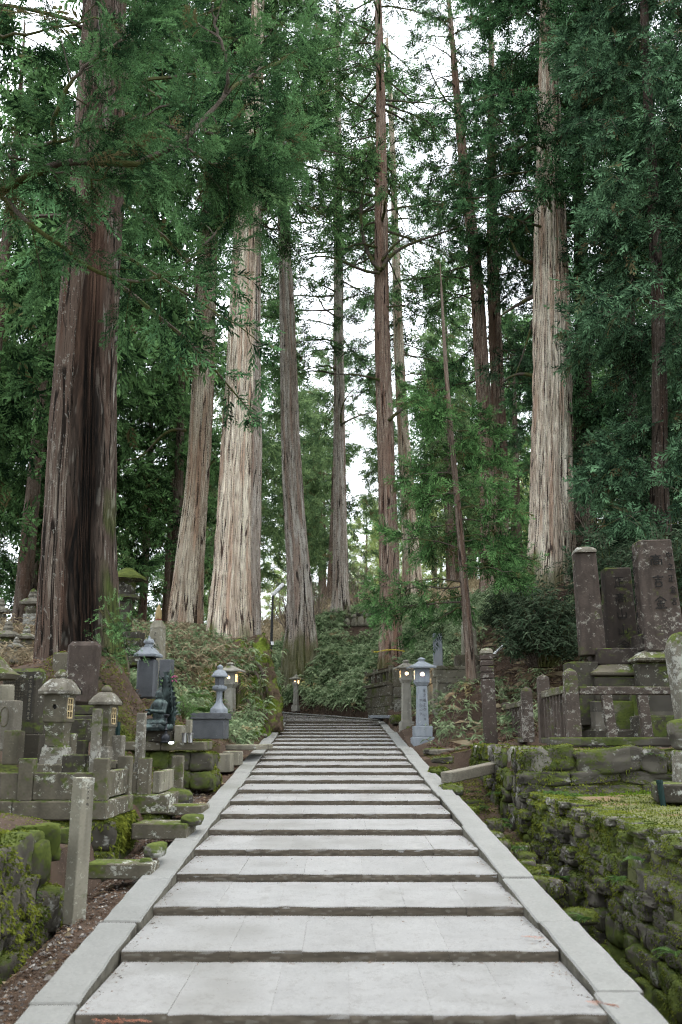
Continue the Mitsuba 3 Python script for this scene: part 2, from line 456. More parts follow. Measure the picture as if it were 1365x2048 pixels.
class Cloud(tuple):
    uv = None


def tri_cloud(tris):
    """(n, 3, 3) triangles as a mesh; with five columns the last two are uv."""
    t = np.asarray(tris)
    t = t.reshape(-1, t.shape[-1])
    c = Cloud((t[:, :3], np.arange(len(t)).reshape(-1, 3)))
    if t.shape[1] == 5:
        c.uv = t[:, 3:]
    return c


# ---------------------------------------------------------------- terrain
WALLR = 2.72        # the right-hand retaining wall's face
LAWN, UPPER = 0.66, 1.30
pts = []


def cp(u, v, zc):
    pts.append(at(u, v, zc))


for y in (0.0, 4.0, 7.0, 10.0, 13.0, 16.0, 19.0, 22.0):          # gravel strip beside the left kerb
    pts.append((-2.15, y, zs(y) - 0.12 - 0.02 * (y < 12)))
for y in (24, 27, 30):
    pts.append((-2.0, y, zs(y) - 0.05))
for x, y, z in [(-2.9, 7.6, .72), (-4, 8, .80), (-7, 8, 1.0), (-12, 8, 1.3), (-2.9, 10, .62), (-4, 11, .78), (-7, 11, 1.0), (-12, 12, 1.5),
                (-2.9, 12.5, .8), (-4.2, 13.5, 1.15), (-7, 14, 1.6), (-2.9, 15, .95), (-3.0, 18, 1.25), (-12, 18, 3.0), (-2.8, 21, 1.4),
                (-5, 0, .5), (-10, 0, .8), (-4.8, 16.6, 2.55), (-4.2, 18.0, 2.5), (-6.0, 17.5, 2.7), (-3.6, 17.0, 1.85), (-3.4, 19.5, 1.75), (-8, 20, 3.0),
                (-4.2, 22.5, 2.3), (-3.4, 24.0, 1.75), (-2.9, 26.0, 1.62), (-2.5, 26.6, 1.75),
                (-4.5, 26, 3.2), (-3.3, 27.2, 3.5), (-5.0, 30.5, 4.5), (-2.6, 28.0, 2.6), (-2.3, 30.0, 3.0), (-2.1, 29.0, 2.1), (-2.3, 32.0, 3.0),
                (-8, 28, 4.6), (-14, 28, 5.0), (-25, 30, 5.5), (-8, 40, 5.2), (-5.5, 36, 4.4), (-4.3, 40, 3.6), (-5.5, 44, 3.4), (-15, 45, 6), (-30, 60, 7), (-12, 60, 6.5), (-60, 60, 8), (-60, 10, 3), (-60, 120, 9),
                (-5.5, 46, 3.6),
                (1.5, 60, 9.6), (-3, 62, 9.0), (8, 60, 10.5), (0, 80, 11), (20, 80, 13), (0, 130, 13), (40, 130, 18), (60, 60, 16), (60, 10, 8), (-20, 130, 10), (30, 30, 11),
                (2.2, 22, 1.25), (2.6, 24, 1.5), (2.3, 27, 1.65), (2.4, 31, 2.3), (2.6, 34.0, 4.0), (0.0, 36.6, 2.6), (-0.9, 38.2, 2.75), (-2.5, 40.6, 3.0), (1.6, 34.6, 2.6), (1.5, 38, 4.1), (3.0, 36, 5.2),
                (4.0, 14.6, 1.30), (7, 14.6, 1.35), (12, 15, 1.6), (3.0, 17, 1.30), (3.0, 20, 1.32), (4.5, 19, 1.42), (6, 18, 1.6), (8.5, 18, 2.4), (9.5, 21, 4.0),
                (3.3, 23, 1.75), (3.1, 26, 2.5), (4.2, 24, 2.1), (4.5, 20.8, 1.7), (5.4, 27.0, 3.5), (5.6, 22, 2.5), (6.6, 30, 6.2), (4.7, 31, 5.0), (3.9, 28.5, 3.2), (5.85, 38, 6.8), (10, 30, 7.0), (16, 25, 7.5), (15, 40, 10)]:
    pts.append((x, y, z))
for u, v, zc in [(600, 1290, 39.5), (680, 1240, 45.5), (850, 1240, 43), (700, 1195, 56), (560, 1330, 43), (640, 1330, 43), (720, 1330, 42)]:
    cp(u, v, zc)
for u, v, zc in [(178, 1330, 17.0), (371, 1290, 30.3), (470, 1330, 26.4), (508, 1310, 27.8), (602, 1300, 39.3), (681, 1245, 45.5), (782, 1335, 34.0), (826, 1210, 48.5),
                 (985, 1230, 36.8), (1003, 1215, 38.2), (1102, 1175, 30.0), (946, 1385, 23.5), (1170, 1080, 36), (1262, 1060, 33), (1322, 1110, 25.5)]:
    p_ = at(u, v, zc)
    for a_ in range(5):
        pts.append((p_[0] + .55 * math.cos(a_ * 1.26), p_[1] + .55 * math.sin(a_ * 1.26), p_[2] + .12))
pts = np.array(pts, float)
_rbf = RBFInterpolator(pts[:, :2], pts[:, 2], kernel='linear', neighbors=40)


def soft(a, b, x):
    t = np.clip((x - a) / (b - a), 0, 1)
    return t * t * (3 - 2 * t)


def xc2(y):
    """Centre line of the second flight, which turns left."""
    return xc(32.3) - 0.60 * (y - 32.3)


def zs2(y):
    return zs(32.2) + 0.062 * (y - 32.2)


def ground(x, y, jag=True):
    x, y = np.asarray(x, float), np.asarray(y, float)
    z = _rbf(np.stack([x.ravel(), y.ravel()], 1)).reshape(x.shape)
    if jag:
        p3 = np.stack([x, y, np.zeros_like(x)], -1)
        z = z + (meshkit.fbm(p3 * 0.9, 3) - 0.5) * 0.22 * soft(2.2, 3.2, np.abs(x - xc(y)))
    # lower lawn and its drop into the ditch
    lawn = (x > WALLR) & (y < 14.35)
    z = np.where(lawn, LAWN + 0.05 * meshkit.noise(np.stack([x * 1.4, y * 1.4, x * 0], -1)) + 0.012 * (x - WALLR) + soft(0.0, 6, x - 6.5) * 0.3, z)
    up = (x > WALLR) & (y >= 14.35) & (y < 20.3) & (x < 5.6)
    z = np.where(up, UPPER + 0.04 * meshkit.noise(np.stack([x * 2, y * 2, x * 0], -1)), z)
    ditch = (x > 1.6) & (x <= WALLR) & (y < 20.0)
    z = np.where(ditch, zs(y) - 0.95 + 0.3 * soft(13, 15, y) + 0.12 * meshkit.noise(np.stack([x * 3, y * 3, x * 0], -1)) + 0.28 * soft(14, 19.5, y), z)
    strip = (x < -1.6) & (x > -2.62) & (y < 22)
    z = np.where(strip, zs(y) - 0.13 - 0.22 * soft(-2.05, -2.5, x) * soft(12.5, 8.5, np.abs(y - 1)) + 0.05 * meshkit.noise(np.stack([x * 4, y * 4, x * 0], -1)), z)
    d = np.abs(x - xc(y))
    z = np.where((d < 1.74) & (y < 33.2), zs(y) - 0.3, z)
    d2 = np.abs(x - xc2(y))
    tal = (x > xc2(y)) & (y > 33.6) & (y < 44)
    z = np.where(tal, np.minimum(z, zs2(y) + .05 + 1.05 * np.maximum(0, d2 - 1.9)), z)
    z = np.where((d2 < 2.05) & (y >= 33.2) & (y < 42.5), zs2(y) - 0.28, z)
    return z


def lines(*spans):
    out = []
    for a, b, step in spans:
        out += list(np.arange(a, b, step))
    return np.unique(np.round(np.array(out), 3))


gx = lines((-240, -40, 20), (-40, -14, 2.0), (-14, -6, 0.4), (-6, 6, 0.16), (6, 14, 0.4), (14, 40, 2.0), (40, 241, 20))
gx = np.unique(np.r_[gx, -2.62, -2.70, WALLR - 0.002, WALLR + 0.06, 1.62, 1.58])
gy = lines((-120, -20, 20), (-20, 2, 2), (2, 36, 0.18), (36, 64, 0.5), (64, 140, 4), (140, 400, 30))
gy = np.unique(np.r_[gy, 14.34, 14.40])
GX, GY = np.meshgrid(gx, gy)
GZ = ground(GX, GY)
idx = np.arange(GX.size).reshape(GX.shape)
q = np.stack([idx[:-1, :-1], idx[:-1, 1:], idx[1:, 1:], idx[1:, :-1]], -1).reshape(-1, 4)
put('forest_ground', (np.stack([GX, GY, GZ], -1).reshape(-1, 3), np.vstack([q[:, [0, 1, 2]], q[:, [0, 2, 3]]])), 'ground_soil', smooth=40)
labels['forest_ground'] = {'label': 'brown leaf littered forest floor rising on both sides of the stairs', 'kind': 'structure'}


def gz(x, y):
    return float(ground(np.array([x]), np.array([y]), False)[0])


def hit(u, v, z0=6.0, z1=130.0):
    """Where the ray through pixel (u, v) meets the ground."""
    zc = np.linspace(z0, z1, 2500)
    P = np.array([at(u, v, z) for z in zc])
    below = np.nonzero(P[:, 2] < ground(P[:, 0], P[:, 1], True))[0]
    return P[below[0]] if len(below) else P[-1]


# ---------------------------------------------------------------- the stairs
STEP, RISE = 1.191, 0.0883
labels['stone_stairs'] = {'label': 'wide flight of pale stone slab stairs climbing between kerbs', 'kind': 'structure'}


def slab_mesh(x0, x1, d, tilt, thick=0.2, seed=0, nx=9, shear=0.0):
    """One tread stone, its hewn front at y = 0 and its top front edge at z = 0."""
    prof = np.array([(0.002, -thick), (-0.004, -0.05), (-0.003, -0.025), (0.0, -0.007), (0.008, 0.0), (0.03, 0.0006), (d * 0.5, tilt * d * 0.5), (d, tilt * d)])
    xs = np.linspace(x0, x1, nx)
    v = np.zeros((len(prof), nx, 3))
    v[..., 0] = xs[None]
    v[..., 1] = prof[:, 0:1]
    v[..., 2] = prof[:, 1:2]
    nn = meshkit.noise(np.stack([v[..., 0] * 11, v[..., 2] * 30 + seed, v[..., 1] * 0 + seed * 1.7], -1)) - 0.5
    front = np.array([1, 1, 1, .8, .5, .3, 0, 0])[:, None]
    v[..., 1] += nn * 0.020 * front
    v[..., 2] += (meshkit.noise(np.stack([v[..., 0] * 6, v[..., 1] * 0 + seed, v[..., 2] * 0], -1)) - 0.5) * 0.010 * np.array([0, 0, .5, 1, .8, .5, .3, 0])[:, None]
    v[..., 1] += shear * (v[..., 0] - x0)
    v = v.reshape(-1, 3)
    f = []
    for i in range(len(prof) - 1):
        for j in range(nx - 1):
            a = i * nx + j
            f += [(a, a + 1, a + nx + 1), (a, a + nx + 1, a + nx)]
    n = len(v)
    v = np.vstack([v, [[x0, d, -thick], [x1, d, -thick]]])
    for i in range(len(prof) - 1):
        f += [(n, i * nx, (i + 1) * nx)]
        f += [(n + 1, (i + 1) * nx + nx - 1, i * nx + nx - 1)]
    return v, np.array(f)


JOINTS = {0: [335, 541, 700, 866, 1031], 1: [459, 605, 752, 899], 2: [433, 558, 690, 812, 934]}
HALF = 1.505
for k in range(-3, 23):
    y0, z0, tilt = 5.862 + STEP * k, RISE * k, min(0.027, 0.0125 + 0.0011 * max(0, k))
    x0, x1 = xc(y0) - HALF, xc(y0) + HALF
    if k in JOINTS:
        zc = y0 * CP + (z0 - EYE) * SP
        xj = [(u - 682.5) / FOC * zc for u in JOINTS[k]]
        xj = [x0] + xj + [x1]
        xj = [xj[0]] + [a for a in xj[1:-1] if xj[0] + .2 < a < xj[-1] - .2] + [xj[-1]]
        if k == 1:
            pass
    else:
        n = int(rng.integers(5, 8))
        w = rng.uniform(.8, 1.2, n)
        xj = list(x0 + np.r_[0, np.cumsum(w) / w.sum()] * (x1 - x0))
    for a, b in zip(xj[:-1], xj[1:]):
        v, f = slab_mesh(a + .0012, b - .0012, STEP + 0.03, tilt, seed=int(rng.integers(1e4)), nx=11 if k < 6 else 7)
        tw = rng.normal(0, .0010)
        v[:, 2] += z0 + rng.normal(0, .0010) + tw * (v[:, 0] - (a + b) / 2)
        v[:, 1] += y0 + rng.normal(0, .003)
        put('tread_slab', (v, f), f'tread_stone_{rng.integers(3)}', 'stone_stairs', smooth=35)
    bed, bf = slab_mesh(x0 + .01, x1 - .01, STEP, tilt, nx=3)
    put('mortar_bed', (bed + np.array([0, y0 + .010, z0 - .0018]), bf), 'mortar', 'stone_stairs')
# the second flight, turning left behind the mossy mound
for k in range(0, 8):
    y0 = 32.066 + 1.1 + 1.2 * k
    z0 = zs2(y0) + 0.02
    n = 5
    x0, x1 = xc2(y0) - 1.75, xc2(y0) + 1.75
    xj = np.linspace(x0, x1, n + 1) + np.r_[0, rng.uniform(-.1, .1, n - 1), 0]
    for a, b in zip(xj[:-1], xj[1:]):
        v, f = slab_mesh(a + .003, b - .003, 1.23, 0.026, seed=int(rng.integers(1e4)), nx=5)
        v[:, 2] += z0
        v[:, 1] += y0
        put('tread_slab', (v, f), f'tread_stone_{rng.integers(3)}', 'stone_stairs', smooth=35)
v, f = slab_mesh(xc2(33) - 1.6, xc2(33) + 1.75, 1.3, 0.02, nx=9)
put('landing_slab', (v + np.array([0, 32.0, zs(32.0) + .045]), f), f'tread_stone_{rng.integers(3)}', 'stone_stairs', smooth=35)


def kerb(points, seed):
    """Blocks end to end along a line of (centre x, y, z of the top)."""
    for i, (p, qn) in enumerate(zip(points[:-1], points[1:])):
        p, qn = np.array(p, float), np.array(qn, float)
        d = qn - p
        L = np.linalg.norm(d) - 0.006
        m = trimesh.Trimesh(*cbox(0.29, L, 0.34, 0.012), process=False)
        m = m.subdivide().subdivide().subdivide() if p[1] < 16 else m.subdivide()
        v = np.array(m.vertices)
        v += (np.stack([meshkit.noise(v * 7 + seed + i * 3 + 40 * j) for j in range(3)], 1) - .5) * np.array([.018, 0, .009])
        v[:, 2] -= 0.34
        yaw = math.degrees(math.atan2(-d[0], d[1]))
        pit = math.degrees(math.atan2(d[2], math.hypot(d[0], d[1])))
        M = rot([0, 0, 1], yaw) @ rot([1, 0, 0], pit)
        M[:3, 3] = (p + qn) / 2 + rng.normal(0, [.009, .003, .005], 3)
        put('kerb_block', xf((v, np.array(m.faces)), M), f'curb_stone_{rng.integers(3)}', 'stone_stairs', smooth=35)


def yrow(v):
    """World y of the kerb top seen at pixel row v."""
    zc = 1900 * 3 / ((v - 1323.7) / .662)
    return zc * CP + (v - 1024) / FOC * zc * SP


ly = [2.4, 3.9] + [yrow(a) for a in (2015, 1851, 1765, 1687, 1618, 1575, 1546)] 
ly += list(np.arange(ly[-1] + 1.7, 30.5, 1.72)) + [31.6]
ry = [2.4, 4.2] + [yrow(a) for a in (1990, 1848, 1760, 1656, 1594, 1556, 1530)]
ry += list(np.arange(ry[-1] + 1.8, 30.8, 1.75)) + [32.2]
kerb([(xc(y) - HALF - .149, y, zs(y) + .02) for y in ly], 3)
kerb([(xc(y) + HALF + .149, y, zs(y) + .02) for y in ry], 77)
kerb([(xc2(y) + 1.80, y, zs2(y) + .06) for y in np.linspace(32.5, 42.0, 9)], 130)
kerb([(xc2(y) - 1.85, y, zs2(y) + .06) for y in np.linspace(33.4, 42.0, 7)], 160)


# ---------------------------------------------------------------- dry stone retaining walls
MOSSY = []      # stone surfaces that moss tufts grow on


def drystone(key, org, along, normal, length, zb, zt, wr=(.26, .62), hr=(.17, .36), depth=.34, m='mossy_rock', seed=0, sub=2, cap='dry_rock', batter=0.08, skip=None):
    r = np.random.default_rng(seed)
    org, along, normal = map(lambda a: np.array(a, float), (org, along, normal))
    s_edges = 0
    rows = []
    h = 0.0
    top = max(zt(s) - zb(s) for s in np.linspace(0, length, 20))
    while h < top - .08:
        dh = min(r.uniform(*hr), top - h)
        if top - h - dh < .12:
            dh = top - h
        rows.append((h, dh))
        h += dh
    for i, (h, dh) in enumerate(rows):
        s = -r.uniform(0, .2)
        last = i == len(rows) - 1
        while s < length:
            w = r.uniform(*wr) * (1.15 if i < 2 else 1)
            w = min(w, length - s + .1)
            sc = s + w / 2
            T_ = zt(min(max(sc, 0), length)) - zb(min(max(sc, 0), length))
            hh, d = h / top * T_, dh / top * T_
            if w > .1:
                v, f = boulder(w * 1.16, depth * r.uniform(.8, 1.35), d * r.uniform(1.12, 1.32), int(r.integers(1e5)), sub, r.uniform(.7, 1.0), .20)
                tiltM = rot(normal, r.uniform(-9, 9))[:3, :3]
                v = v @ tiltM.T if abs(normal[1]) > .5 else v
                loc = np.stack([v[:, 0], v[:, 1], v[:, 2]], 1)
                off = r.uniform(-.055, .04) - batter * (hh + d / 2) * 1.0
                P = org + along * (sc + loc[:, 0:1]) + normal * (off + loc[:, 1:2] - depth * .2) + np.array([0, 0, 1.0]) * (zb(min(max(sc, 0), length)) + hh + d / 2 + r.uniform(-.02, .02) + loc[:, 2:3])
                if not (skip and skip(sc, hh)):
                    flip = np.dot(np.cross(along, normal), [0, 0, 1]) < 0
                    put('stone', (P, f[:, ::-1] if flip else f), cap if last and r.random() < .6 else m, key, smooth=50)
                    MOSSY.append((P, f[:, ::-1] if flip else f, normal))
            s += w


kw = thing('retaining_wall', 'long mossy dry stone wall holding up the lawn beside the right kerb', 'wall')
drystone(kw, (WALLR - .02, 3.2, 0), (0, 1, 0), (-1, 0, 0), 11.3, lambda s: zs(3.2 + s) - 1.0, lambda s: LAWN + .07, seed=5, wr=(.18, .62), hr=(.13, .36), sub=3)
kw = thing('retaining_wall', 'mossy dry stone wall along the ditch under the railed grave terrace', 'wall')
drystone(kw, (WALLR - .02, 14.5, 0), (0, 1, 0), (-1, 0, 0), 5.8, lambda s: zs(14.5 + s) - .85 + .05 * s, lambda s: UPPER + .03, seed=8, wr=(.3, .6))
kw = thing('retaining_wall', 'wall of large lichened boulders behind the mossy lawn on the right', 'wall')
drystone(kw, (2.74, 14.38, 0), (1, 0, 0), (0, -1, 0), 7.6, lambda s: LAWN - .05, lambda s: UPPER + .03, wr=(.34, .95), hr=(.19, .36), seed=25, sub=3, depth=.4)
kw = thing('retaining_wall', 'low wall of moss covered boulders at the left edge near the leaning post', 'wall')
drystone(kw, (-2.40, 5.2, 0), (-.03, 1, 0), (1, 0, 0), 3.4, lambda s: zs(5.2 + s) - .45, lambda s: .74, wr=(.32, .62), hr=(.22, .36), seed=31, sub=3, depth=.42, m='deep_moss_rock', cap='deep_moss_rock')
drystone(kw, (-2.5, 8.5, 0), (-1, 0, 0), (0, 1, 0), 1.5, lambda s: .0, lambda s: .66, wr=(.4, .8), hr=(.26, .4), seed=33, sub=2, depth=.4, m='deep_moss_rock', cap='deep_moss_rock')

# ---------------------------------------------------------------- foliage pieces


def kite(p, d, side, L, w):
    """A tapered blade of two triangles."""
    a, tip = p, p + d * L
    m = p + d * L * .45
    return [(a, m + side * w / 2, m - side * w / 2), (m + side * w / 2, tip, m - side * w / 2)]


def blade(p, d, side, L, w):
    return [(p + side * w / 2, p + d * L, p - side * w / 2)]


def unit(a):
    a = np.asarray(a, float)
    return a / (np.linalg.norm(a, axis=-1, keepdims=True) + 1e-12)


def spray_near(seed):
    """A cedar twig: side twigs set with curved needles."""
    r = np.random.default_rng(seed)
    out = []
    R = lambda t: np.array([t, .05 * math.sin(3 * t), .10 * t - .24 * t * t])
    for i in range(12):
        t = .06 + .9 * i / 12
        p, s = R(t), 1 if i % 2 else -1
        d = unit([.80, s * r.uniform(.45, .8), r.uniform(-.55, .25)])
        L = (.40 - .24 * t) * r.uniform(.8, 1.15)
        n = 6
        out += kite(p, d, unit(np.cross(d, [0, 0, 1])), L * .92, .016)
        for j in range(n):
            tt = (j + .5) / n
            q_ = p + d * L * tt + np.array([0, 0, -.10 * L * tt * tt])
            for sg in (-1, 1):
                dd = unit(d * .9 + unit(np.cross(d, [0, 0, 1])) * sg * .75 + np.array([0, 0, r.uniform(-.5, .5)]))
                out += blade(q_, dd, unit(np.cross(dd, r.normal(0, 1, 3))), .115 * (1.1 - .5 * tt), .026)
    return np.array(out)


def spray_mid(seed, n=10, w=.075):
    r = np.random.default_rng(seed)
    out = []
    R = lambda t: np.array([t, .06 * math.sin(3 * t), .08 * t - .22 * t * t])
    for i in range(n):
        t = .05 + .92 * i / n
        p, s = R(t), 1 if i % 2 else -1
        d = unit([.85, s * r.uniform(.4, .85), r.uniform(-.6, .35)])
        L = (.46 - .24 * t) * r.uniform(.75, 1.2)
        side = unit(np.cross(d, unit([r.normal(0, .6), r.normal(0, .6), 1])))
        out += kite(p, d, side, L, w * r.uniform(.8, 1.3))
        if r.random() < .6:
            d2 = unit(d + r.normal(0, .5, 3))
            out += blade(p + d * L * .4, d2, unit(np.cross(d2, r.normal(0, 1, 3))), L * .55, w * .8)
    d = unit([1, 0, -.3])
    out += kite(R(.9), d, np.array([0, 1.0, 0]), .22, w)
    return np.array(out)


PROTO = {'near': [spray_near(i) for i in range(4)], 'mid': [spray_mid(10 + i) for i in range(6)],
         'fine': [spray_mid(40 + i, 13, .055) for i in range(6)],
         'far': [spray_mid(20 + i, 9, .095) for i in range(6)]}


def place_sprays(P, D, S, kind, r):
    """Triangles of sprays at P pointing along D with lengths S, rolled at random."""
    P, D, S = np.asarray(P), unit(D), np.asarray(S)
    up = np.where(np.abs(D[:, 2:3]) > .95, [[1.0, 0, 0]], [[0, 0, 1.0]])
    Y = unit(np.cross(up, D))
    Z = np.cross(D, Y)
    a = r.normal(0, .9, len(P))
    Y, Z = Y * np.cos(a)[:, None] + Z * np.sin(a)[:, None], -Y * np.sin(a)[:, None] + Z * np.cos(a)[:, None]
    which = r.integers(0, len(PROTO[kind]), len(P))
    out = []
    for w in range(len(PROTO[kind])):
        i = np.nonzero(which == w)[0]
        if len(i):
            M = np.stack([D[i], Y[i], Z[i]], -1) * S[i][:, None, None]
            t = PROTO[kind][w].reshape(-1, 3)
            q_ = np.einsum('kij,nj->kni', M, t) + P[i][:, None]
            tint = np.broadcast_to(r.uniform(0, 1, len(i))[:, None], q_.shape[:2])
            far = np.broadcast_to(np.clip(t[:, 0] * .9, 0, 1)[None], q_.shape[:2])
            out.append(np.concatenate([q_, tint[..., None], far[..., None]], -1).reshape(-1, 3, 5))
    return np.concatenate(out) if out else np.zeros((0, 3, 5))


def bough(start, az, L, rise, droop, r, MBl, n=8, r0=.05, wig=.12):
    """A limb that sags and lifts again at its tip; returns its points."""
    t = np.linspace(0, 1, n)
    a = az + np.cumsum(r.normal(0, wig, n)) * .5
    out = np.stack([np.cos(a), np.sin(a)], 1)
    step = L / (n - 1)
    xy = np.r_[[[0, 0]], np.cumsum(out[:-1] * step, 0)]
    z = rise * L * t - droop * L * (t ** 1.6) + .10 * L * np.maximum(0, t - .7) + np.r_[0, np.cumsum(r.normal(0, .02 * L, n - 1))]
    P = np.stack([start[0] + xy[:, 0], start[1] + xy[:, 1], start[2] + z], 1)
    if MBl is not None:
        MBl.add(*tube(P, r0 * (1 - .85 * t) + .004, 5, False))
    return P


def clothe(P, r, kind, sp, sub=.9, nsub=8, t0=.25, MBl=None, per=7, flat=.5, twig=.012):
    """Side branchlets along the limb P and the sprays on them: (positions, directions, sizes)."""
    n = len(P)
    A, D, S = [], [], []
    seg = np.linalg.norm(np.diff(P, axis=0), axis=1).sum()
    for k in range(nsub):
        t = t0 + (1 - t0) * (k + r.uniform(0, .9)) / nsub
        x = t * (n - 1)
        i = min(int(x), n - 2)
        p = P[i] + (P[i + 1] - P[i]) * (x - i)
        d = unit(P[i + 1] - P[i])
        lat = unit(np.cross(d, [0, 0, 1])) * (1 if k % 2 else -1)
        dd = unit(d * r.uniform(.3, .9) + lat * r.uniform(.4, 1.0) + np.array([0, 0, r.normal(-.15, flat)]))
        L = sub * r.uniform(.6, 1.3) * (1.15 - .5 * t)
        Q = p + np.linspace(0, 1, 4)[:, None] * dd * L + np.array([0, 0, -.22 * L]) * (np.linspace(0, 1, 4) ** 2)[:, None]
        if MBl is not None:
            MBl.add(*tube(Q, np.linspace(twig, twig * .3, 4), 3, False))
        tt = r.uniform(.12, 1, per)
        A.append(p + tt[:, None] * dd * L + np.array([0, 0, -.22 * L]) * (tt ** 2)[:, None] + r.normal(0, .04, (per, 3)))
        D.append(unit(dd + r.normal(0, .5, (per, 3)) + np.array([0, 0, -.12])))
        S.append(sp * r.uniform(.7, 1.25, per))
    tt = r.uniform(.75, 1, per)
    A.append(P[-1] - (1 - tt)[:, None] * (P[-1] - P[-2]) + r.normal(0, .05, (per, 3)))
    D.append(unit(unit(P[-1] - P[-2]) + r.normal(0, .45, (per, 3))))
    S.append(sp * r.uniform(.7, 1.2, per))
    return np.vstack(A), np.vstack(D), np.concatenate(S)


def aty(u, v, y):
    """World point seen at pixel (u, v) in the upright plane y metres away, and that point's depth."""
    zc = y / (CP + (v - 1024.0) / FOC * SP)
    return at(u, v, zc), zc


def trunk_mesh(C, R, seg=64, rings=110, seed=0.0, ridge=.028, flare=.5, flare_h=.9, lobes=5, cavity=None, sharp=1.0, drop=0.0):
    """Trunk along the points C with radii R: fibrous ridges, root flare; uv in metres."""
    Cs, Rs = spline(C, rings * 3), None
    s0 = np.r_[0, np.cumsum(np.linalg.norm(np.diff(np.asarray(C, float), axis=0), axis=1))]
    s = np.r_[0, np.cumsum(np.linalg.norm(np.diff(Cs, axis=0), axis=1))]
    # finer rings towards the foot
    si = s[-1] * (np.linspace(0, 1, rings) ** 1.25)
    Cs = np.stack([np.interp(si, s, Cs[:, i]) for i in range(3)], 1)
    Rs = np.interp(si, s0 * s[-1] / s0[-1], R)
    th = np.linspace(0, 2 * np.pi, seg + 1)
    TH, HH = np.meshgrid(th, si)
    Rm = np.mean(R[1:3])
    cx, cy = np.cos(TH), np.sin(TH)
    tw = HH * .02
    k = Rm * 11
    p = np.stack([np.cos(TH + tw) * k + seed * 5, np.sin(TH + tw) * k, HH * .35 + seed], -1)
    n1 = meshkit.noise(p, 1)
    p2 = np.stack([np.cos(TH + tw) * k * 2.1, np.sin(TH + tw) * k * 2.1 + seed, HH * .9], -1)
    n2 = meshkit.noise(p2, 2)
    d = -ridge * 1.5 * sharp * np.clip(1 - np.abs(2 * n1 - 1) / .35, 0, 1) - ridge * .8 * np.clip(1 - np.abs(2 * n2 - 1) / .35, 0, 1) + ridge * .7 * (meshkit.noise(p2 * [1.6, 1.6, 2.5] + 7, 3) - .5)
    big = meshkit.noise(np.stack([cx * 1.6 + seed, cy * 1.6, HH * .12], -1), 4) - .5
    rad = Rs[:, None] * (1 + .16 * big) + d * np.clip(Rs[:, None] / .5, .35, 1.1)
    fl = np.exp(-np.maximum(0, HH - drop) / flare_h)
    lob = .55 + .45 * np.cos(lobes * TH + seed * 2 + 1.3 * np.sin(TH + seed))
    rad *= 1 + flare * fl * lob
    if cavity is not None:
        th0, wid, h1, dep = cavity
        dth = np.abs((TH - th0 + np.pi) % (2 * np.pi) - np.pi)
        edge = wid * (1 + .25 * (meshkit.noise(np.stack([HH * 1.3, HH * 0 + seed, HH * 0], -1)) - .5))
        mk = (1 - soft(.55, 1.0, dth / edge)) * (1 - soft(.75, 1.0, (HH - drop) / h1))
        rad *= 1 - dep * mk
    X = Cs[:, 0:1] + rad * cx
    Y = Cs[:, 1:2] + rad * cy
    Z = Cs[:, 2:3] + 0 * rad
    v = np.stack([X, Y, Z], -1).reshape(-1, 3)
    m = seg + 1
    i, j = np.meshgrid(np.arange(rings - 1), np.arange(seg), indexing='ij')
    a = (i * m + j).ravel()
    f = np.vstack([np.stack([a, a + 1, a + m + 1], 1), np.stack([a, a + m + 1, a + m], 1)])
    uv = np.stack([TH * Rm, HH - drop], -1).reshape(-1, 2)
    return (v, f), uv, (si, Cs, Rs)


def along_trunk(info, h):
    si, Cs, Rs = info
    return np.array([np.interp(h, si, Cs[:, i]) for i in range(3)]), float(np.interp(h, si, Rs))


def crown(key, info, h0, h1, nb, L0, L1, r, kind='mid', leaf='needle_mid', sp=.45, nsub=8, per=7, az=None, rise=.05, droop=.28, sub=.9, shape='cone', t0=.25, branches=True, limb_r=.045, skip=None):
    A, D, S, B = [], [], [], MB()
    for k in range(nb):
        fr = (k + r.uniform(0, 1)) / nb
        h = h0 + (h1 - h0) * fr
        L = L0 + (L1 - L0) * fr
        L *= r.uniform(.65, 1.15)
        a = r.uniform(0, 2 * np.pi) if az is None else math.radians(r.normal(*az[r.integers(len(az))]))
        p, rad = along_trunk(info, h)
        st = p + np.array([math.cos(a), math.sin(a), 0]) * rad * .7
        P = bough(st, a, L, rise + r.normal(0, .08), droop * r.uniform(.6, 1.3), r, None if skip is not None else B, 8, limb_r * (L / 3.5) ** .7)
        if skip is not None and skip(P):
            P = bough(st, a, L * .5, rise, droop, r, None, 8)
            if skip(P):
                P = bough(st, a, L * .25, rise, droop, r, None, 8)
        x = clothe(P, r, kind, sp, sub, nsub, t0, B, per)
        A.append(x[0]), D.append(x[1]), S.append(x[2])
    t = place_sprays(np.vstack(A), np.vstack(D), np.concatenate(S), kind, r)
    put('crown', tri_cloud(t), leaf, key)
    put('bough', B, 'limb_bark', key)
    labels[key + '__bough'] = {'kind': 'stuff'}
    return len(t)


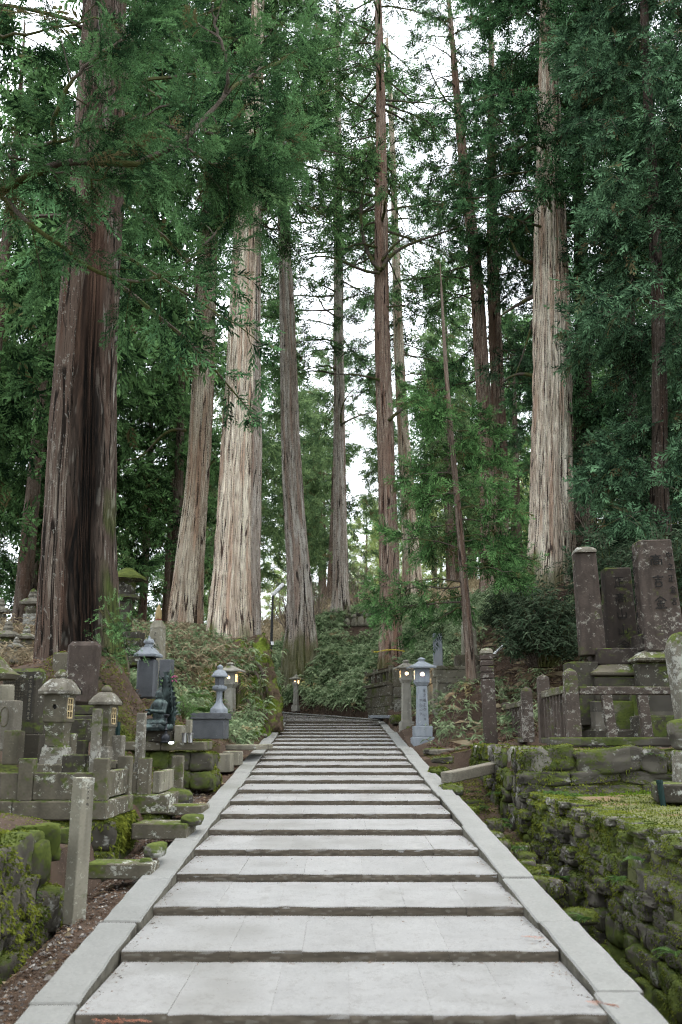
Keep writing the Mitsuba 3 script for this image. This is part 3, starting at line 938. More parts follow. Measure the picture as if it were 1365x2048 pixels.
def tree(name, label, path, zc, bk, extend=(0, 30), group=None, seed=0, seg=64, rings=110, cat='tree', tip=.35, foot_drop=1.1, **kw):
    """path: (u, v, width in pixels) up the trunk in the photograph, its foot first; the trunk stands in one upright plane at the foot's distance."""
    base = at(path[0][0], path[0][1], zc)
    y = base[1]
    C, R = [], []
    for u, v, w in path:
        p, z = aty(u, v, y)
        C.append(p)
        R.append(w / 2 / FOC * z)
    C, R = np.array(C), np.array(R)
    C = np.vstack([C[0] - [0, 0, foot_drop], C])
    R = np.r_[R[0] * 1.1, R]
    top = C[-1] + unit(C[-1] - C[-2]) * max(1.0, extend[1] - (C[-1, 2] - C[1, 2]))
    C = np.vstack([C, top])
    R = np.r_[R, R[-1] * tip]
    key = thing(name, label, cat, group)
    vf, uv, info = trunk_mesh(C, R, seg, rings, seed, drop=foot_drop, **kw)
    put('trunk', vf, bk, key, smooth=True, uv=uv)
    return key, info


def hpix(info, v, y):
    """Height along a trunk at which it stands at pixel row v."""
    p, z = aty(682, v, y)
    si, Cs, Rs = info
    return float(np.interp(p[2], Cs[:, 2], si))


NT = 0
R_ = np.random.default_rng


# ---------------------------------------------------------------- the great cedars
# left giant with its charred hollow, and the thinner stem grown beside it
def f_hollow(p, n, uv):
    u, v = uv.x, uv.y
    col, w, c = bark_colour(u, v, (0.010, 0.008, 0.006), (0.060, 0.045, 0.036), (0.16, 0.14, 0.115), -0.05, 83.0)
    a = nz(u * 13, v * .55, 83.0)
    b = nz(u * 34, v * 1.6, 87.0)
    col = mix(col, (0.33, 0.32, 0.28), ss(.66, .80, nz(w * 16, v * 2.5, 7.0) * .6 + c * .4) * .35)
    wob = 0.30 * (nz(v * .9, 3.0) - .5)
    ch = ss(HOLLOW_W + .10, HOLLOW_W - .16, dr.abs(u - HOLLOW_U + wob * .5)) * ss(11.5, 8.0, v)
    char = mix((0.004, 0.0035, 0.003), (0.028, 0.017, 0.012), ss(.4, .8, b * .6 + .4 * c))
    warm = mix((0.05, 0.028, 0.02), (0.14, 0.085, 0.06), b)
    char = mix(char, warm, ss(4.5, 8.5, v + 3 * (a - .5)) * .8)
    col = mix(col, char, ch)
    mo = ss(.55, .72, fb(u * 2.5, v * 1.1, 3.0) + .30 * ss(2.6, .2, v)) * ss(3.0, 3.25, u) * ss(4.5, 1.5, v)
    return mix(col, mix((0.018, 0.028, 0.008), (0.06, 0.085, 0.018), c), mo * .8)


T1Y = 17.3
HOLLOW_TH = math.radians(268)
HOLLOW_R = .556
HOLLOW_U, HOLLOW_W = HOLLOW_TH * HOLLOW_R, .44
mat('bark_hollow', f_hollow, .92, two=False, spec=.12)
k1, i1 = tree('giant_cedar', 'huge dark cedar with a charred hollow and two joined trunks on the left mound', [(178, 1330, 128), (176, 1230, 118), (178, 1000, 106), (186, 700, 97), (196, 480, 92), (208, 50, 88)], T1Y, 'bark_hollow', (0, 30), seed=2.3, seg=190, rings=260, ridge=.04, flare=.25, flare_h=.8,
              cavity=(HOLLOW_TH, .85, 10.5, .55))
C = [aty(u, v, T1Y - .15)[0] for u, v in [(92, 1350), (98, 1250), (110, 1000), (130, 700), (148, 480), (178, 50)]]
C[0][2] -= .8
C.append(C[-1] + unit(C[-1] - C[-2]) * 5)
vf, uv, i1b = trunk_mesh(C, np.array([58, 50, 44, 42, 40, 30, 10]) / 2 / FOC * 17.8, 70, 190, 5.1, .03, flare=.5, flare_h=.7)
put('side_trunk', vf, 'bark_brown', k1, smooth=True, uv=uv)
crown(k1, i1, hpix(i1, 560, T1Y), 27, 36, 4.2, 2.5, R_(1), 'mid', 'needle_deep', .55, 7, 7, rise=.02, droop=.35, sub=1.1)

k2, i2 = tree('tall_cedar', 'pale straight cedar behind the gravestones, left of the broadest pale trunk', [(371, 1290, 80), (372, 1250, 72), (391, 1000, 49), (408, 700, 45), (416, 480, 40), (424, 380, 36), (440, 60, 28)], 31, 'bark_tan', (0, 33), seed=3.7, seg=120, rings=180, flare=.12)
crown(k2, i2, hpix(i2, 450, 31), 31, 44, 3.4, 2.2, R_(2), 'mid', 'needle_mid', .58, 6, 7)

k3, i3 = tree('broad_cedar', 'broadest pale cedar with peeling bark standing above the left kerb', [(457, 1325, 108), (458, 1255, 91), (464, 1130, 77), (471, 950, 64), (482, 700, 54), (491, 480, 48), (502, 330, 40), (511, 160, 31)], 28.2, 'bark_pale', (0, 32), seed=1.1, seg=180, rings=240, ridge=.034, flare=.10, flare_h=.8)
crown(k3, i3, hpix(i3, 420, 28.2), 31, 56, 3.8, 2.2, R_(3), 'mid', 'needle_mid', .55, 7, 7)
for i_, (pl, r0, r1) in enumerate([([(512, 1285, 27.9), (528, 1345, 27.3), (541, 1405, 26.8), (549, 1462, 26.4)], .36, .24), ([(475, 1300, 27.6), (492, 1360, 26.9), (500, 1420, 26.4), (512, 1475, 25.9)], .40, .18), ([(430, 1300, 27.6), (420, 1345, 26.9), (425, 1390, 26.3)], .34, .16)]):
    P = spline([at(*a) for a in pl], 26)
    v_, f_ = tube(spline(P, 70), np.linspace(r0, r1, 70), 40)
    v_ = v_ + (np.stack([meshkit.fbm(v_ * [4.5, 4.5, 1.6] + 20 * j_ + i_, 4) for j_ in range(3)], 1) - .5) * .46
    put('root', (v_, f_), 'mossy_root', k3, smooth=True)
    MOSSY.append((v_, f_, np.array([.4, -1.0, .3])))
k3b, i3b = tree('slim_cedar', 'slim grey cedar pressed against the right side of the broadest pale trunk', [(504, 1310, 40), (504, 1180, 36), (509, 950, 31), (510, 700, 24), (513, 480, 21), (514, 200, 17)], 29.8, 'bark_grey', (0, 30), seed=7.1, flare=.1, seg=50, rings=120)
crown(k3b, i3b, hpix(i3b, 420, 29.8), 29, 44, 3.0, 1.8, R_(33), 'mid', 'needle_mid', .48, 7, 8)

k4, i4 = tree('leaning_cedar', 'grey cedar leaning left beside the lamp pole above the sasa bank', [(602, 1300, 66), (602, 1240, 57), (595, 1100, 48), (584, 930, 42), (577, 700, 32), (571, 520, 26), (566, 400, 23), (555, 200, 17)], 39.5, 'bark_grey', (0, 36), seed=4.4, seg=90, rings=160, flare=.15, foot_drop=2.8)
crown(k4, i4, hpix(i4, 450, 39.5), 35, 52, 4.0, 2.4, R_(4), 'mid', 'needle_mid', .60, 8, 8)
k5, i5 = tree('distant_cedar', 'brown cedar rising from the top of the sasa bank in the centre', [(681, 1245, 40), (681, 1160, 32), (680, 1000, 27), (679, 800, 23), (678, 600, 20), (677, 400, 17)], 45.5, 'bark_grey', (0, 37), seed=5.5, seg=48, rings=110)
crown(k5, i5, hpix(i5, 760, 45.5), 36, 62, 4.2, 2.4, R_(5), 'mid', 'needle_mid', .66, 7, 7)
k6, i6 = tree('red_cedar', 'reddish cedar with bare side limbs right above the stair top', [(782, 1335, 56), (781, 1250, 46), (776, 1000, 37), (768, 760, 32), (764, 600, 29), (763, 420, 26), (762, 200, 20), (757, 0, 13)], 34, 'bark_red', (0, 34), seed=6.6, seg=90, rings=180, flare=.15)
crown(k6, i6, hpix(i6, 500, 34), 33, 66, 3.4, 1.8, R_(6), 'mid', 'needle_mid', .50, 6, 6, limb_r=.06)
k7, i7 = tree('distant_cedar', 'slim tan cedar just behind the reddish one, its foot hidden by sasa', [(826, 1210, 44), (822, 1100, 36), (812, 950, 28), (803, 800, 23), (795, 600, 19)], 49, 'bark_tan', (0, 34), seed=7.7, seg=44, rings=100)
crown(k7, i7, hpix(i7, 800, 49), 33, 54, 4.0, 2.2, R_(7), 'mid', 'needle_mid', .7, 7, 7)
k9, i9 = tree('twin_cedar', 'slender cedar leaning left, the left one of a pair left of the great right trunk', [(985, 1230, 56), (982, 1130, 40), (974, 900, 33), (962, 700, 29), (950, 520, 26), (934, 380, 22), (918, 230, 17), (905, 80, 11)], 37, 'bark_red', (0, 31), seed=9.1, seg=70, rings=150, flare=.12)
crown(k9, i9, hpix(i9, 620, 37), 30, 54, 3.0, 1.8, R_(9), 'mid', 'needle_mid', .52, 6, 6)
k9b, i9b = tree('twin_cedar', 'straight brown cedar, the right one of a pair left of the great right trunk', [(1003, 1215, 44), (1001, 1100, 36), (1000, 900, 31), (992, 700, 27), (986, 500, 23), (984, 330, 18)], 38.5, 'bark_red', (0, 33), seed=9.7, seg=64, rings=150, flare=.12)
crown(k9b, i9b, hpix(i9b, 800, 38.5), 32, 44, 3.2, 2.0, R_(10), 'mid', 'needle_deep', .56, 8, 8)
k10, i10 = tree('great_cedar', 'great cedar with grooved pale bark and dark green crown on the right slope', [(1102, 1175, 104), (1103, 1090, 92), (1103, 950, 84), (1104, 800, 78), (1103, 600, 71), (1101, 440, 62), (1100, 300, 50), (1097, 100, 36)], 30, 'bark_pale', (0, 30), seed=10.3, seg=170, rings=230, ridge=.034, flare=.10)
crown(k10, i10, hpix(i10, 470, 30), 29, 95, 4.0, 2.6, R_(11), 'mid', 'needle_deep', .50, 10, 9)

# sapling cedar in front of the right slope, in fresh leaf
k8, i8 = tree('young_cedar', 'thin young cedar with fresh green sprays near the brown gatepost', [(946, 1385, 24), (940, 1300, 19), (928, 1150, 17), (915, 1000, 13), (903, 870, 11), (890, 700, 8), (884, 590, 5)], 23.5, 'bark_far', (0, 8.9), seed=8.2, seg=28, rings=90, ridge=.012, flare=.3, flare_h=.3)
Y8 = at(946, 1385, 23.5)[1]
crown(k8, i8, hpix(i8, 1220, Y8), 9.2, 46, 2.2, .8, R_(8), 'fine', 'needle_fresh', .44, 5, 8, rise=.12, droop=.30, sub=.5, limb_r=.028, t0=.35)

# dark conifers that fill the right side
for i, (u, v, zc, w, h0, nb, L, lab, lf) in enumerate([
        (1322, 1110, 25.5, 40, 1.2, 120, 4.8, 'dark hinoki behind the brown tablets at the right edge', 'needle_dusk'),
        (1170, 1080, 36, 44, 6.0, 80, 4.4, 'shadowed hinoki just right of the great right trunk', 'needle_dusk'),
        (1262, 1060, 33, 36, 1.5, 95, 4.4, 'dark hinoki between the great right trunk and the right edge', 'needle_deep'),
        (1420, 1060, 27, 56, 1.5, 120, 5.2, 'wide dark hinoki half outside the right edge', 'needle_dusk')]):
    kk, ii = tree('dark_hinoki', lab, [(u, v, w), (u - 2, v - 250, w * .8), (u - 6, v - 500, w * .68)], zc, 'bark_dark', (0, 26), 'dark conifers on the right slope', seed=20 + i * 1.7, seg=36, rings=80)
    crown(kk, ii, h0, 25, nb, L, 2.6, R_(40 + i), 'mid', lf, .55, 9, 8, rise=.0, droop=.34, skip=lambda P: P[-1, 1] < 29.5 and (P[:, 0] / P[:, 1]).min() < .262)

# ---------------------------------------------------------------- the cedar whose limbs reach in from the left
kn = thing('overhanging_cedar', 'cedar rooted left of the frame whose mossy limbs reach across the top left', 'tree')
nb_ = np.array([-5.6, 8.6, .7])
vf, uv, _i = trunk_mesh([nb_ - [0, 0, .4], nb_ + [0, 0, 3], nb_ + [.05, 0, 8], nb_ + [.1, 0, 14]], np.array([.5, .42, .34, .2]), 40, 70, 31.0)
put('trunk', vf, 'bark_dark', kn, smooth=True, uv=uv)
rn = R_(51)
LIMBS = [([(-260, 470, 8.9), (-20, 395, 8.8), (60, 350, 8.6), (120, 329, 8.5), (240, 326, 8.6), (330, 305, 8.9), (385, 262, 9.2), (450, 190, 9.6), (520, 140, 10.0), (600, 95, 10.4)], .042, .014, 17, .95),
         ([(-260, 300, 8.7), (-20, 292, 8.6), (60, 292, 8.5), (110, 288, 8.5), (160, 268, 8.6), (250, 290, 9.0)], .028, .010, 10, .7),
         ([(108, 285, 8.5), (110, 240, 8.4), (130, 190, 8.3), (170, 130, 8.3), (230, 88, 8.4), (292, 52, 8.6)], .022, .009, 12, .8),
         ([(-200, 420, 8.9), (10, 398, 8.7), (80, 462, 8.6), (170, 530, 8.8), (250, 562, 9.2), (330, 550, 9.7), (400, 500, 10.2), (455, 435, 10.6)], .026, .010, 12, .6),
         ([(-20, 298, 8.6), (80, 330, 8.5), (150, 350, 8.5), (218, 358, 8.6)], .016, .006, 6, .45),
         ([(400, 250, 9.3), (430, 275, 9.2), (480, 292, 9.2), (560, 295, 9.4)], .02, .006, 14, .7),
         ([(330, 305, 8.9), (375, 300, 8.7), (430, 330, 8.7), (470, 345, 8.8)], .018, .006, 10, .6),
         ([(-260, 60, 9.4), (-40, 70, 9.2), (90, 60, 9.2), (200, 30, 9.4)], .024, .008, 9, .9),
         ([(450, 190, 9.6), (455, 120, 9.6), (430, 50, 9.7), (440, -20, 9.8)], .02, .008, 9, .8)]
A, D, S, B = [], [], [], MB()
for pl, r0, r1, ns, sub in LIMBS:
    P = spline([at(*a) for a in pl], 26)
    P += rn.normal(0, .012, P.shape)
    put('limb', tube(P, np.linspace(r0, r1, 26) * rn.uniform(.92, 1.1, 26), 9), 'limb_bark', kn, smooth=True)
    x = clothe(P, rn, 'near', .40, sub, ns, .30, B, 7, flat=.55, twig=.008)
    A.append(x[0]), D.append(x[1]), S.append(x[2])
t = place_sprays(np.vstack(A), np.vstack(D), np.concatenate(S), 'near', rn)
put('crown', tri_cloud(t), 'needle_near', kn)
put('bough', B, 'limb_bark', kn)
labels[kn + '__bough'] = {'kind': 'stuff'}

# bare side limbs of the reddish cedar and of its neighbours
for key, y, pl, r0 in [(k6, 34, [(762, 545, 0), (735, 500, 0), (722, 430, 0), (735, 340, 0), (745, 300, 0)], .09),
                       (k6, 34, [(765, 545, 0), (800, 500, 0), (850, 478, 0), (915, 455, 0)], .085),
                       (k6, 34, [(765, 520, 0), (790, 490, 0), (835, 465, 0)], .06),
                       (k6, 34, [(760, 548, 0), (715, 535, 0), (665, 515, 0), (610, 520, 0)], .07),
                       (k6, 34, [(770, 608, 0), (820, 610, 0)], .05),
                       (k6, 34, [(760, 760, 0), (715, 752, 0), (665, 750, 0)], .05),
                       (k6, 34, [(778, 840, 0), (810, 815, 0), (850, 802, 0), (900, 805, 0)], .07),
                       (k5, 45, [(682, 850, 0), (705, 840, 0), (745, 830, 0)], .06),
                       (k5, 45, [(684, 850, 0), (690, 800, 0), (720, 770, 0)], .06),
                       (k9, 37, [(912, 240, 0), (860, 245, 0), (815, 240, 0)], .05),
                       (k9, 37, [(912, 235, 0), (885, 190, 0), (858, 130, 0), (838, 80, 0)], .05),
                       (k10, 30, [(1070, 590, 0), (1035, 610, 0), (1005, 625, 0)], .09),
                       (k10, 30, [(1066, 755, 0), (1035, 752, 0), (1005, 765, 0)], .07),
                       (k10, 30, [(1066, 520, 0), (1040, 515, 0), (1030, 490, 0), (1018, 478, 0)], .08),
                       (k10, 30, [(1066, 640, 0), (1050, 700, 0), (1030, 755, 0)], .04),
                       (k10, 30, [(1140, 555, 0), (1190, 530, 0), (1240, 490, 0)], .06),
                       (k10, 30, [(1140, 580, 0), (1200, 595, 0), (1265, 605, 0)], .04),
                       (k2, 31, [(372, 860, 0), (320, 880, 0), (285, 910, 0), (250, 920, 0)], .06)]:
    P = spline([aty(u, v, y)[0] + np.array([0, rng.normal(0, .12), 0]) for u, v, _ in pl], 12)
    put('limb', tube(P, np.linspace(r0, r0 * .35, 12), 7), 'limb_bark', key, smooth=True)

# ---------------------------------------------------------------- the forest behind
rf = R_(77)


def far_crown(seed, H=26.0, h0=.32, Rm=3.4, n=60, lf=None):
    r = R_(seed)
    info = (np.array([0, H]), np.array([[0, 0, 0], [r.normal(0, .5), r.normal(0, .5), H]]), np.array([.35, .05]))
    A, D, S = [], [], []
    for k in range(n):
        fr = (k + r.uniform(0, 1)) / n
        h = H * (h0 + (1 - h0) * fr)
        L = Rm * (1.05 - .8 * fr ** 1.4) * r.uniform(.6, 1.2)
        a = r.uniform(0, 2 * np.pi)
        p, _ = along_trunk(info, h)
        P = bough(p, a, L, .05, .33, r, None, 6)
        x = clothe(P, r, 'far', 1.0, .9, 5, .25, None, 5)
        A.append(x[0]), D.append(x[1]), S.append(x[2])
    return place_sprays(np.vstack(A), np.vstack(D), np.concatenate(S), 'far', r)


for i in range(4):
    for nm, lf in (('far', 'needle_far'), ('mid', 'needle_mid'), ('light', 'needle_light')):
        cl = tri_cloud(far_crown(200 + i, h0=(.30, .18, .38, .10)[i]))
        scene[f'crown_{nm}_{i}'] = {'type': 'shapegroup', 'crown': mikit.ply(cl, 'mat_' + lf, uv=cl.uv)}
vf, uv, _i = trunk_mesh([[0, 0, -.6], [.1, 0, 8], [.05, .1, 17], [0, 0, 26]], np.array([.40, .30, .2, .04]), 26, 60, 3.3, flare=.3)
far_trunk = mikit.ply(vf, 'mat_bark_far', smooth=True, uv=uv)


MARKS = [(-420, 'the left edge'), (160, 'the giant hollow cedar'), (393, 'the tall pale cedar'), (480, 'the broadest pale cedar'), (588, 'the leaning grey cedar'), (680, 'the central brown cedar'),
         (777, 'the reddish cedar'), (915, 'the thin young cedar'), (988, 'the twin cedars'), (1103, 'the great right cedar'), (1320, 'the right hinoki'), (1800, 'the right edge')]
BACK = []
ORD = ['nearest', 'second nearest', 'third nearest', 'fourth nearest', 'fifth nearest', 'sixth nearest', 'seventh nearest', 'eighth nearest', 'ninth nearest', 'tenth nearest', 'eleventh nearest', 'twelfth nearest', 'thirteenth nearest', 'fourteenth nearest', 'fifteenth nearest'] + [f'{n}th nearest' for n in range(16, 40)]


def forest_tree(x, y, s, kind, label, group):
    key = thing('forest_cedar', label, 'tree', group)
    rz, tl = rf.uniform(0, 360), rf.normal(0, 1.6)
    g_ = gz(x, y)
    M = T().translate([x, y, g_]).rotate([0, 0, 1], rz).rotate([1, 0, 0], tl).scale([s, s, s])
    scene[key + '__trunk'] = {**far_trunk, 'to_world': M}
    scene[key + '__crown'] = {'type': 'instance', 'sg': {'type': 'ref', 'id': f'crown_{kind}_{rf.integers(4)}'}, 'to_world': M}
    if y > 20:
        zc = y * CP + (g_ + 6 - EYE) * SP
        BACK.append((682.5 + FOC * x / zc, y, key))


spots = []


def free(x, y, d):
    if all((x - a) ** 2 + (y - b) ** 2 > d * d for a, b in spots):
        spots.append((x, y))
        return True
    return False


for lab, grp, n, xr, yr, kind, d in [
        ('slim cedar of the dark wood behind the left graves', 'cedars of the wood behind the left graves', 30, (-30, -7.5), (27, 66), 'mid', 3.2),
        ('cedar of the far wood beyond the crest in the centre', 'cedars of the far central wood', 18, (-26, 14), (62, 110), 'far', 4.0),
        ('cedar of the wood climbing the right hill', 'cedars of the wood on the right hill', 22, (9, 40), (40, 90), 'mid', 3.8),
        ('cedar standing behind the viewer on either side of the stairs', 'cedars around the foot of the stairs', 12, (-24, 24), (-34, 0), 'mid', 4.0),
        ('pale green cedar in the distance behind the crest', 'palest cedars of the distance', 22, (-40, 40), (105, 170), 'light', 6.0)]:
    c = 0
    for _ in range(4000):
        x, y = rf.uniform(*xr), rf.uniform(*yr)
        if lab.startswith('slim') and x > -7.5 - (y - 27) * .06:
            continue
        if lab.startswith('cedar standing') and abs(x) < 6.5:
            continue
        if c < n and free(x, y, d):
            forest_tree(x, y, rf.uniform(.72, 1.12), kind, lab, grp)
            c += 1

kinds_ = {}
for (m0, n0), (m1, n1) in zip(MARKS[:-1], MARKS[1:]):
    inside = sorted([(y, k) for u, y, k in BACK if m0 <= u < m1])
    for i, (y, k) in enumerate(inside):
        labels[k]['label'] = f'{ORD[i]} background cedar between {n0} and {n1}'
for k in [k for u, y, k in BACK if u < -420 or u >= 1800]:      # wholly outside the frame: not built
    for e in [e for e in scene if e == k or e.startswith(k + '__')]:
        del scene[e]
    labels.pop(k)
beh = sorted([k for k in labels if labels[k].get('group') == 'cedars around the foot of the stairs'], key=lambda k: -np.array(scene[k + '__trunk']['to_world'].matrix)[1, 3])
cnt = {'left': 0, 'right': 0}
for k in beh:
    sd = 'left' if np.array(scene[k + '__trunk']['to_world'].matrix)[0, 3] < 0 else 'right'
    labels[k]['label'] = f'{ORD[cnt[sd]]} cedar behind the viewer on the {sd} of the stairs'
    cnt[sd] += 1


# ---------------------------------------------------------------- builders for the stones
def part(key, name, vf, m, M=None, smooth=40, **lab):
    if isinstance(vf, MB):
        vf = vf.get()
    if M is not None:
        vf = xf(vf, M)
    k_ = put(name, vf, m, key, smooth=smooth, **lab)
    if name.endswith('inscription'):
        labels[k_] = {'kind': 'stuff'}
    return k_


def worn(vf, amp=.006, k=9, sub=2, seed=0):
    """The same solid with weathered, uneven faces."""
    m = trimesh.Trimesh(vf[0], vf[1], process=False)
    for _ in range(sub):
        m = m.subdivide()
    v = np.array(m.vertices)
    d = np.stack([meshkit.fbm(v * k + seed + 31 * j, 3) for j in range(3)], 1) - .5
    return v + d * amp * 2, np.array(m.faces)


STROKES = {  # strokes in a unit square, as on carved stones
    'tall': [(.1, .8, .9, .8), (.5, .95, .5, .8), (.3, .72, .7, .72), (.3, .6, .7, .6), (.3, .72, .3, .6), (.7, .72, .7, .6), (.12, .5, .12, .05), (.12, .5, .88, .5), (.88, .5, .88, .05), (.32, .36, .68, .36), (.32, .15, .68, .15), (.32, .36, .32, .15), (.68, .36, .68, .15)],
    'luck': [(.1, .82, .9, .82), (.5, .98, .5, .6), (.25, .6, .75, .6), (.28, .42, .72, .42), (.28, .42, .28, .06), (.72, .42, .72, .06), (.28, .06, .72, .06)],
    'gold': [(.5, .98, .08, .62), (.5, .98, .92, .62), (.3, .62, .7, .62), (.2, .42, .8, .42), (.5, .62, .5, .06), (.28, .32, .36, .16), (.72, .32, .64, .16), (.08, .06, .92, .06)],
    'big': [(.08, .66, .92, .66), (.5, .98, .5, .6), (.5, .6, .12, .04), (.5, .6, .9, .04)],
    'mid': [(.15, .78, .85, .78), (.15, .38, .85, .38), (.15, .78, .15, .38), (.85, .78, .85, .38), (.5, .98, .5, .02)],
    'mount': [(.5, .95, .5, .1), (.15, .6, .15, .1), (.85, .6, .85, .1), (.15, .1, .85, .1)],
    'tree': [(.08, .7, .92, .7), (.5, .98, .5, .02), (.5, .66, .12, .2), (.5, .66, .88, .2)],
    'three': [(.2, .85, .8, .85), (.25, .5, .75, .5), (.08, .1, .92, .1)],
    'of': [(.5, .98, .55, .82), (.15, .75, .85, .75), (.85, .75, .3, .3), (.3, .3, .1, .12), (.1, .12, .92, .05)],
    'right': [(.1, .9, .9, .9), (.5, .9, .5, .08), (.5, .5, .82, .5), (.22, .55, .22, .08), (.05, .08, .95, .08)]}
SK = list(STROKES)


def column(chars, w, h, gap, depth=.003, t=.10):
    """A vertical line of characters in the xz plane facing -y, its top at z = 0."""
    mb, z = MB(), 0.0
    for c in chars:
        for x0, y0, x1, y1 in STROKES[c]:
            a = np.array([(x0 - .5) * w, (y0 - 1) * h + z])
            b = np.array([(x1 - .5) * w, (y1 - 1) * h + z])
            d = b - a
            L = np.hypot(*d)
            d /= L
            n_ = np.array([-d[1], d[0]]) * t * min(w, h) / 2
            q = [a - n_, b - n_ * .7, b + n_ * .7, a + n_]
            v = np.array([(p[0], -depth, p[1]) for p in q] + [(p[0], .002, p[1]) for p in q])
            mb.add(v, [(0, 1, 2), (0, 2, 3), (4, 6, 5), (4, 7, 6), (0, 4, 5), (0, 5, 1), (1, 5, 6), (1, 6, 2), (2, 6, 7), (2, 7, 3), (3, 7, 4), (3, 4, 0)])
        z -= h + gap
    return mb.get()


def inscribe(key, chars, w, h, gap, m, M, depth=.003, t=.10):
    """Large carved characters, each a part of its own."""
    z = 0.0
    for c in chars:
        v, f = column([c], w, h, gap, depth, t)
        part(key, 'body__character', (v + [0, 0, z], f), m, M, smooth=False)
        z -= h + gap


def pick(n, seed):
    r = R_(seed)
    return [SK[i] for i in r.integers(0, len(SK), n)]


def boolean_lantern_box(w, h, wall, hole_r, win, crescent=None):
    """Hollow firebox standing on z=0: round holes front and back, openings at both sides."""
    import manifold3d as m3
    C = m3.Manifold.cube
    box = C([w, w, h], True).translate([0, 0, h / 2])
    inner = C([w - 2 * wall, w - 2 * wall, h - 2 * wall], True).translate([0, 0, h / 2])
    cyl = m3.Manifold.cylinder(w * 2, hole_r, hole_r, 24, True).rotate([90, 0, 0]).translate([0, 0, h * .55])
    o = box - inner - cyl
    if win:
        o = o - C([w * 2, win[0], win[1]], True).translate([0, 0, h * .5])
    m = o.to_mesh()
    return np.array(m.vert_properties[:, :3], float), np.array(m.tri_verts)


def emitter(key, M, r, power, col=(1.0, .62, .28)):
    k = key_for(key + '__firebox__bulb')
    s = trimesh.creation.icosphere(subdivisions=1, radius=r)
    v, f = xf((np.array(s.vertices), np.array(s.faces)), M)
    scene[k] = {**mikit.ply((v, f), 'lamp_glass', smooth=True), 'emitter': {'type': 'area', 'radiance': {'type': 'rgb', 'value': [power * c for c in col]}}}
    labels[k] = {'label': 'lit warm bulb'}


def path_lantern(label, P, H, m, mb_, rz, plinths=2, text=False, power=15):
    """Tall square lantern beside the stairs: plinths, shaft, firebox with a round window, broad roof with a cap."""
    key = thing('stone_lantern', label, 'lantern', 'tall lit stone lanterns along the stairs')
    M = frame(P, rz)
    s = H / 2.15
    z = -.12
    if plinths == 2:
        part(key, 'plinth', cbox(.50 * s, .50 * s, .17 * s + .12, .012, (0, 0, z)), mb_, M)
        z += .17 * s + .12
        part(key, 'plinth', cbox(.42 * s, .42 * s, .25 * s, .012, (0, 0, z)), mb_, M)
        z += .25 * s
    else:
        part(key, 'plinth', cbox(.40 * s, .40 * s, .19 * s + .12, .015, (0, 0, z)), mb_, M)
        z += .19 * s + .12
    hs = (1.42 - z / s - .07) * s if plinths == 2 else 1.10 * s
    sh = part(key, 'shaft', worn(cbox(.275 * s, .275 * s, hs, .01, (0, 0, z), .84), .003), m, M)
    if text:
        c = column(pick(7, 5), .085 * s, .085 * s, .025 * s)
        part(key, 'shaft__inscription', c, 'dark_granite', M @ frame((.045 * s, -.1295 * s, z + hs - .07 * s), 0, -2.2 * .4), smooth=False)
        c = column(pick(4, 6), .075 * s, .075 * s, .03 * s)
        part(key, 'shaft__inscription', c, 'dark_granite', M @ frame((-.045 * s, -.127 * s, z + hs - .30 * s), 0, -2.2 * .4), smooth=False)
    z += hs
    part(key, 'collar', lathe([(.118 * s, z), (.172 * s, z + .09 * s), (.172 * s, z + .105 * s)], 4), m, M, smooth=False)
    z += .105 * s
    fb_ = boolean_lantern_box(.335 * s, .30 * s, .035 * s, .043 * s, (.17 * s, .20 * s))
    part(key, 'firebox', (fb_[0] + [0, 0, z], fb_[1]), m, M, smooth=30)
    emitter(key, M @ frame((0.02 * s, -.02 * s, z + .15 * s)), .06 * s, power)
    z += .30 * s
    part(key, 'roof', lathe([(.30 * s, z), (.315 * s, z + .012 * s), (.315 * s, z + .045 * s), (.22 * s, z + .085 * s), (.12 * s, z + .14 * s), (.09 * s, z + .165 * s)], 4), mb_, M, smooth=30)
    z += .165 * s
    part(key, 'roof__cap', lathe([(.065 * s, z - .005), (.065 * s, z + .05 * s), (.095 * s, z + .052 * s), (.09 * s, z + .065 * s), (.02 * s, z + .105 * s)], 4), mb_, M, smooth=30)
    return key


path_lantern('blue grey granite lantern, front one of the pair right of the stairs', at(846, 1489, 22.2), 2.14, 'blue_granite', 'blue_granite', 4, 2, True)
path_lantern('speckled tan stone lantern behind the blue grey one right of the stairs', at(814, 1457, 26.3), 2.06, 'lantern_stone', 'lantern_stone', 6, 1)
path_lantern('tan stone lantern left of the stairs behind the small blue grey lantern', at(458, 1476, 25.0), 2.16, 'lantern_stone', 'lantern_stone', -14, 1)
path_lantern('most distant lit lantern, standing before the sasa bank above the stairs', at(592, 1417, 37.2), 1.43, 'lantern_stone', 'lantern_stone', -25, 1, power=20)


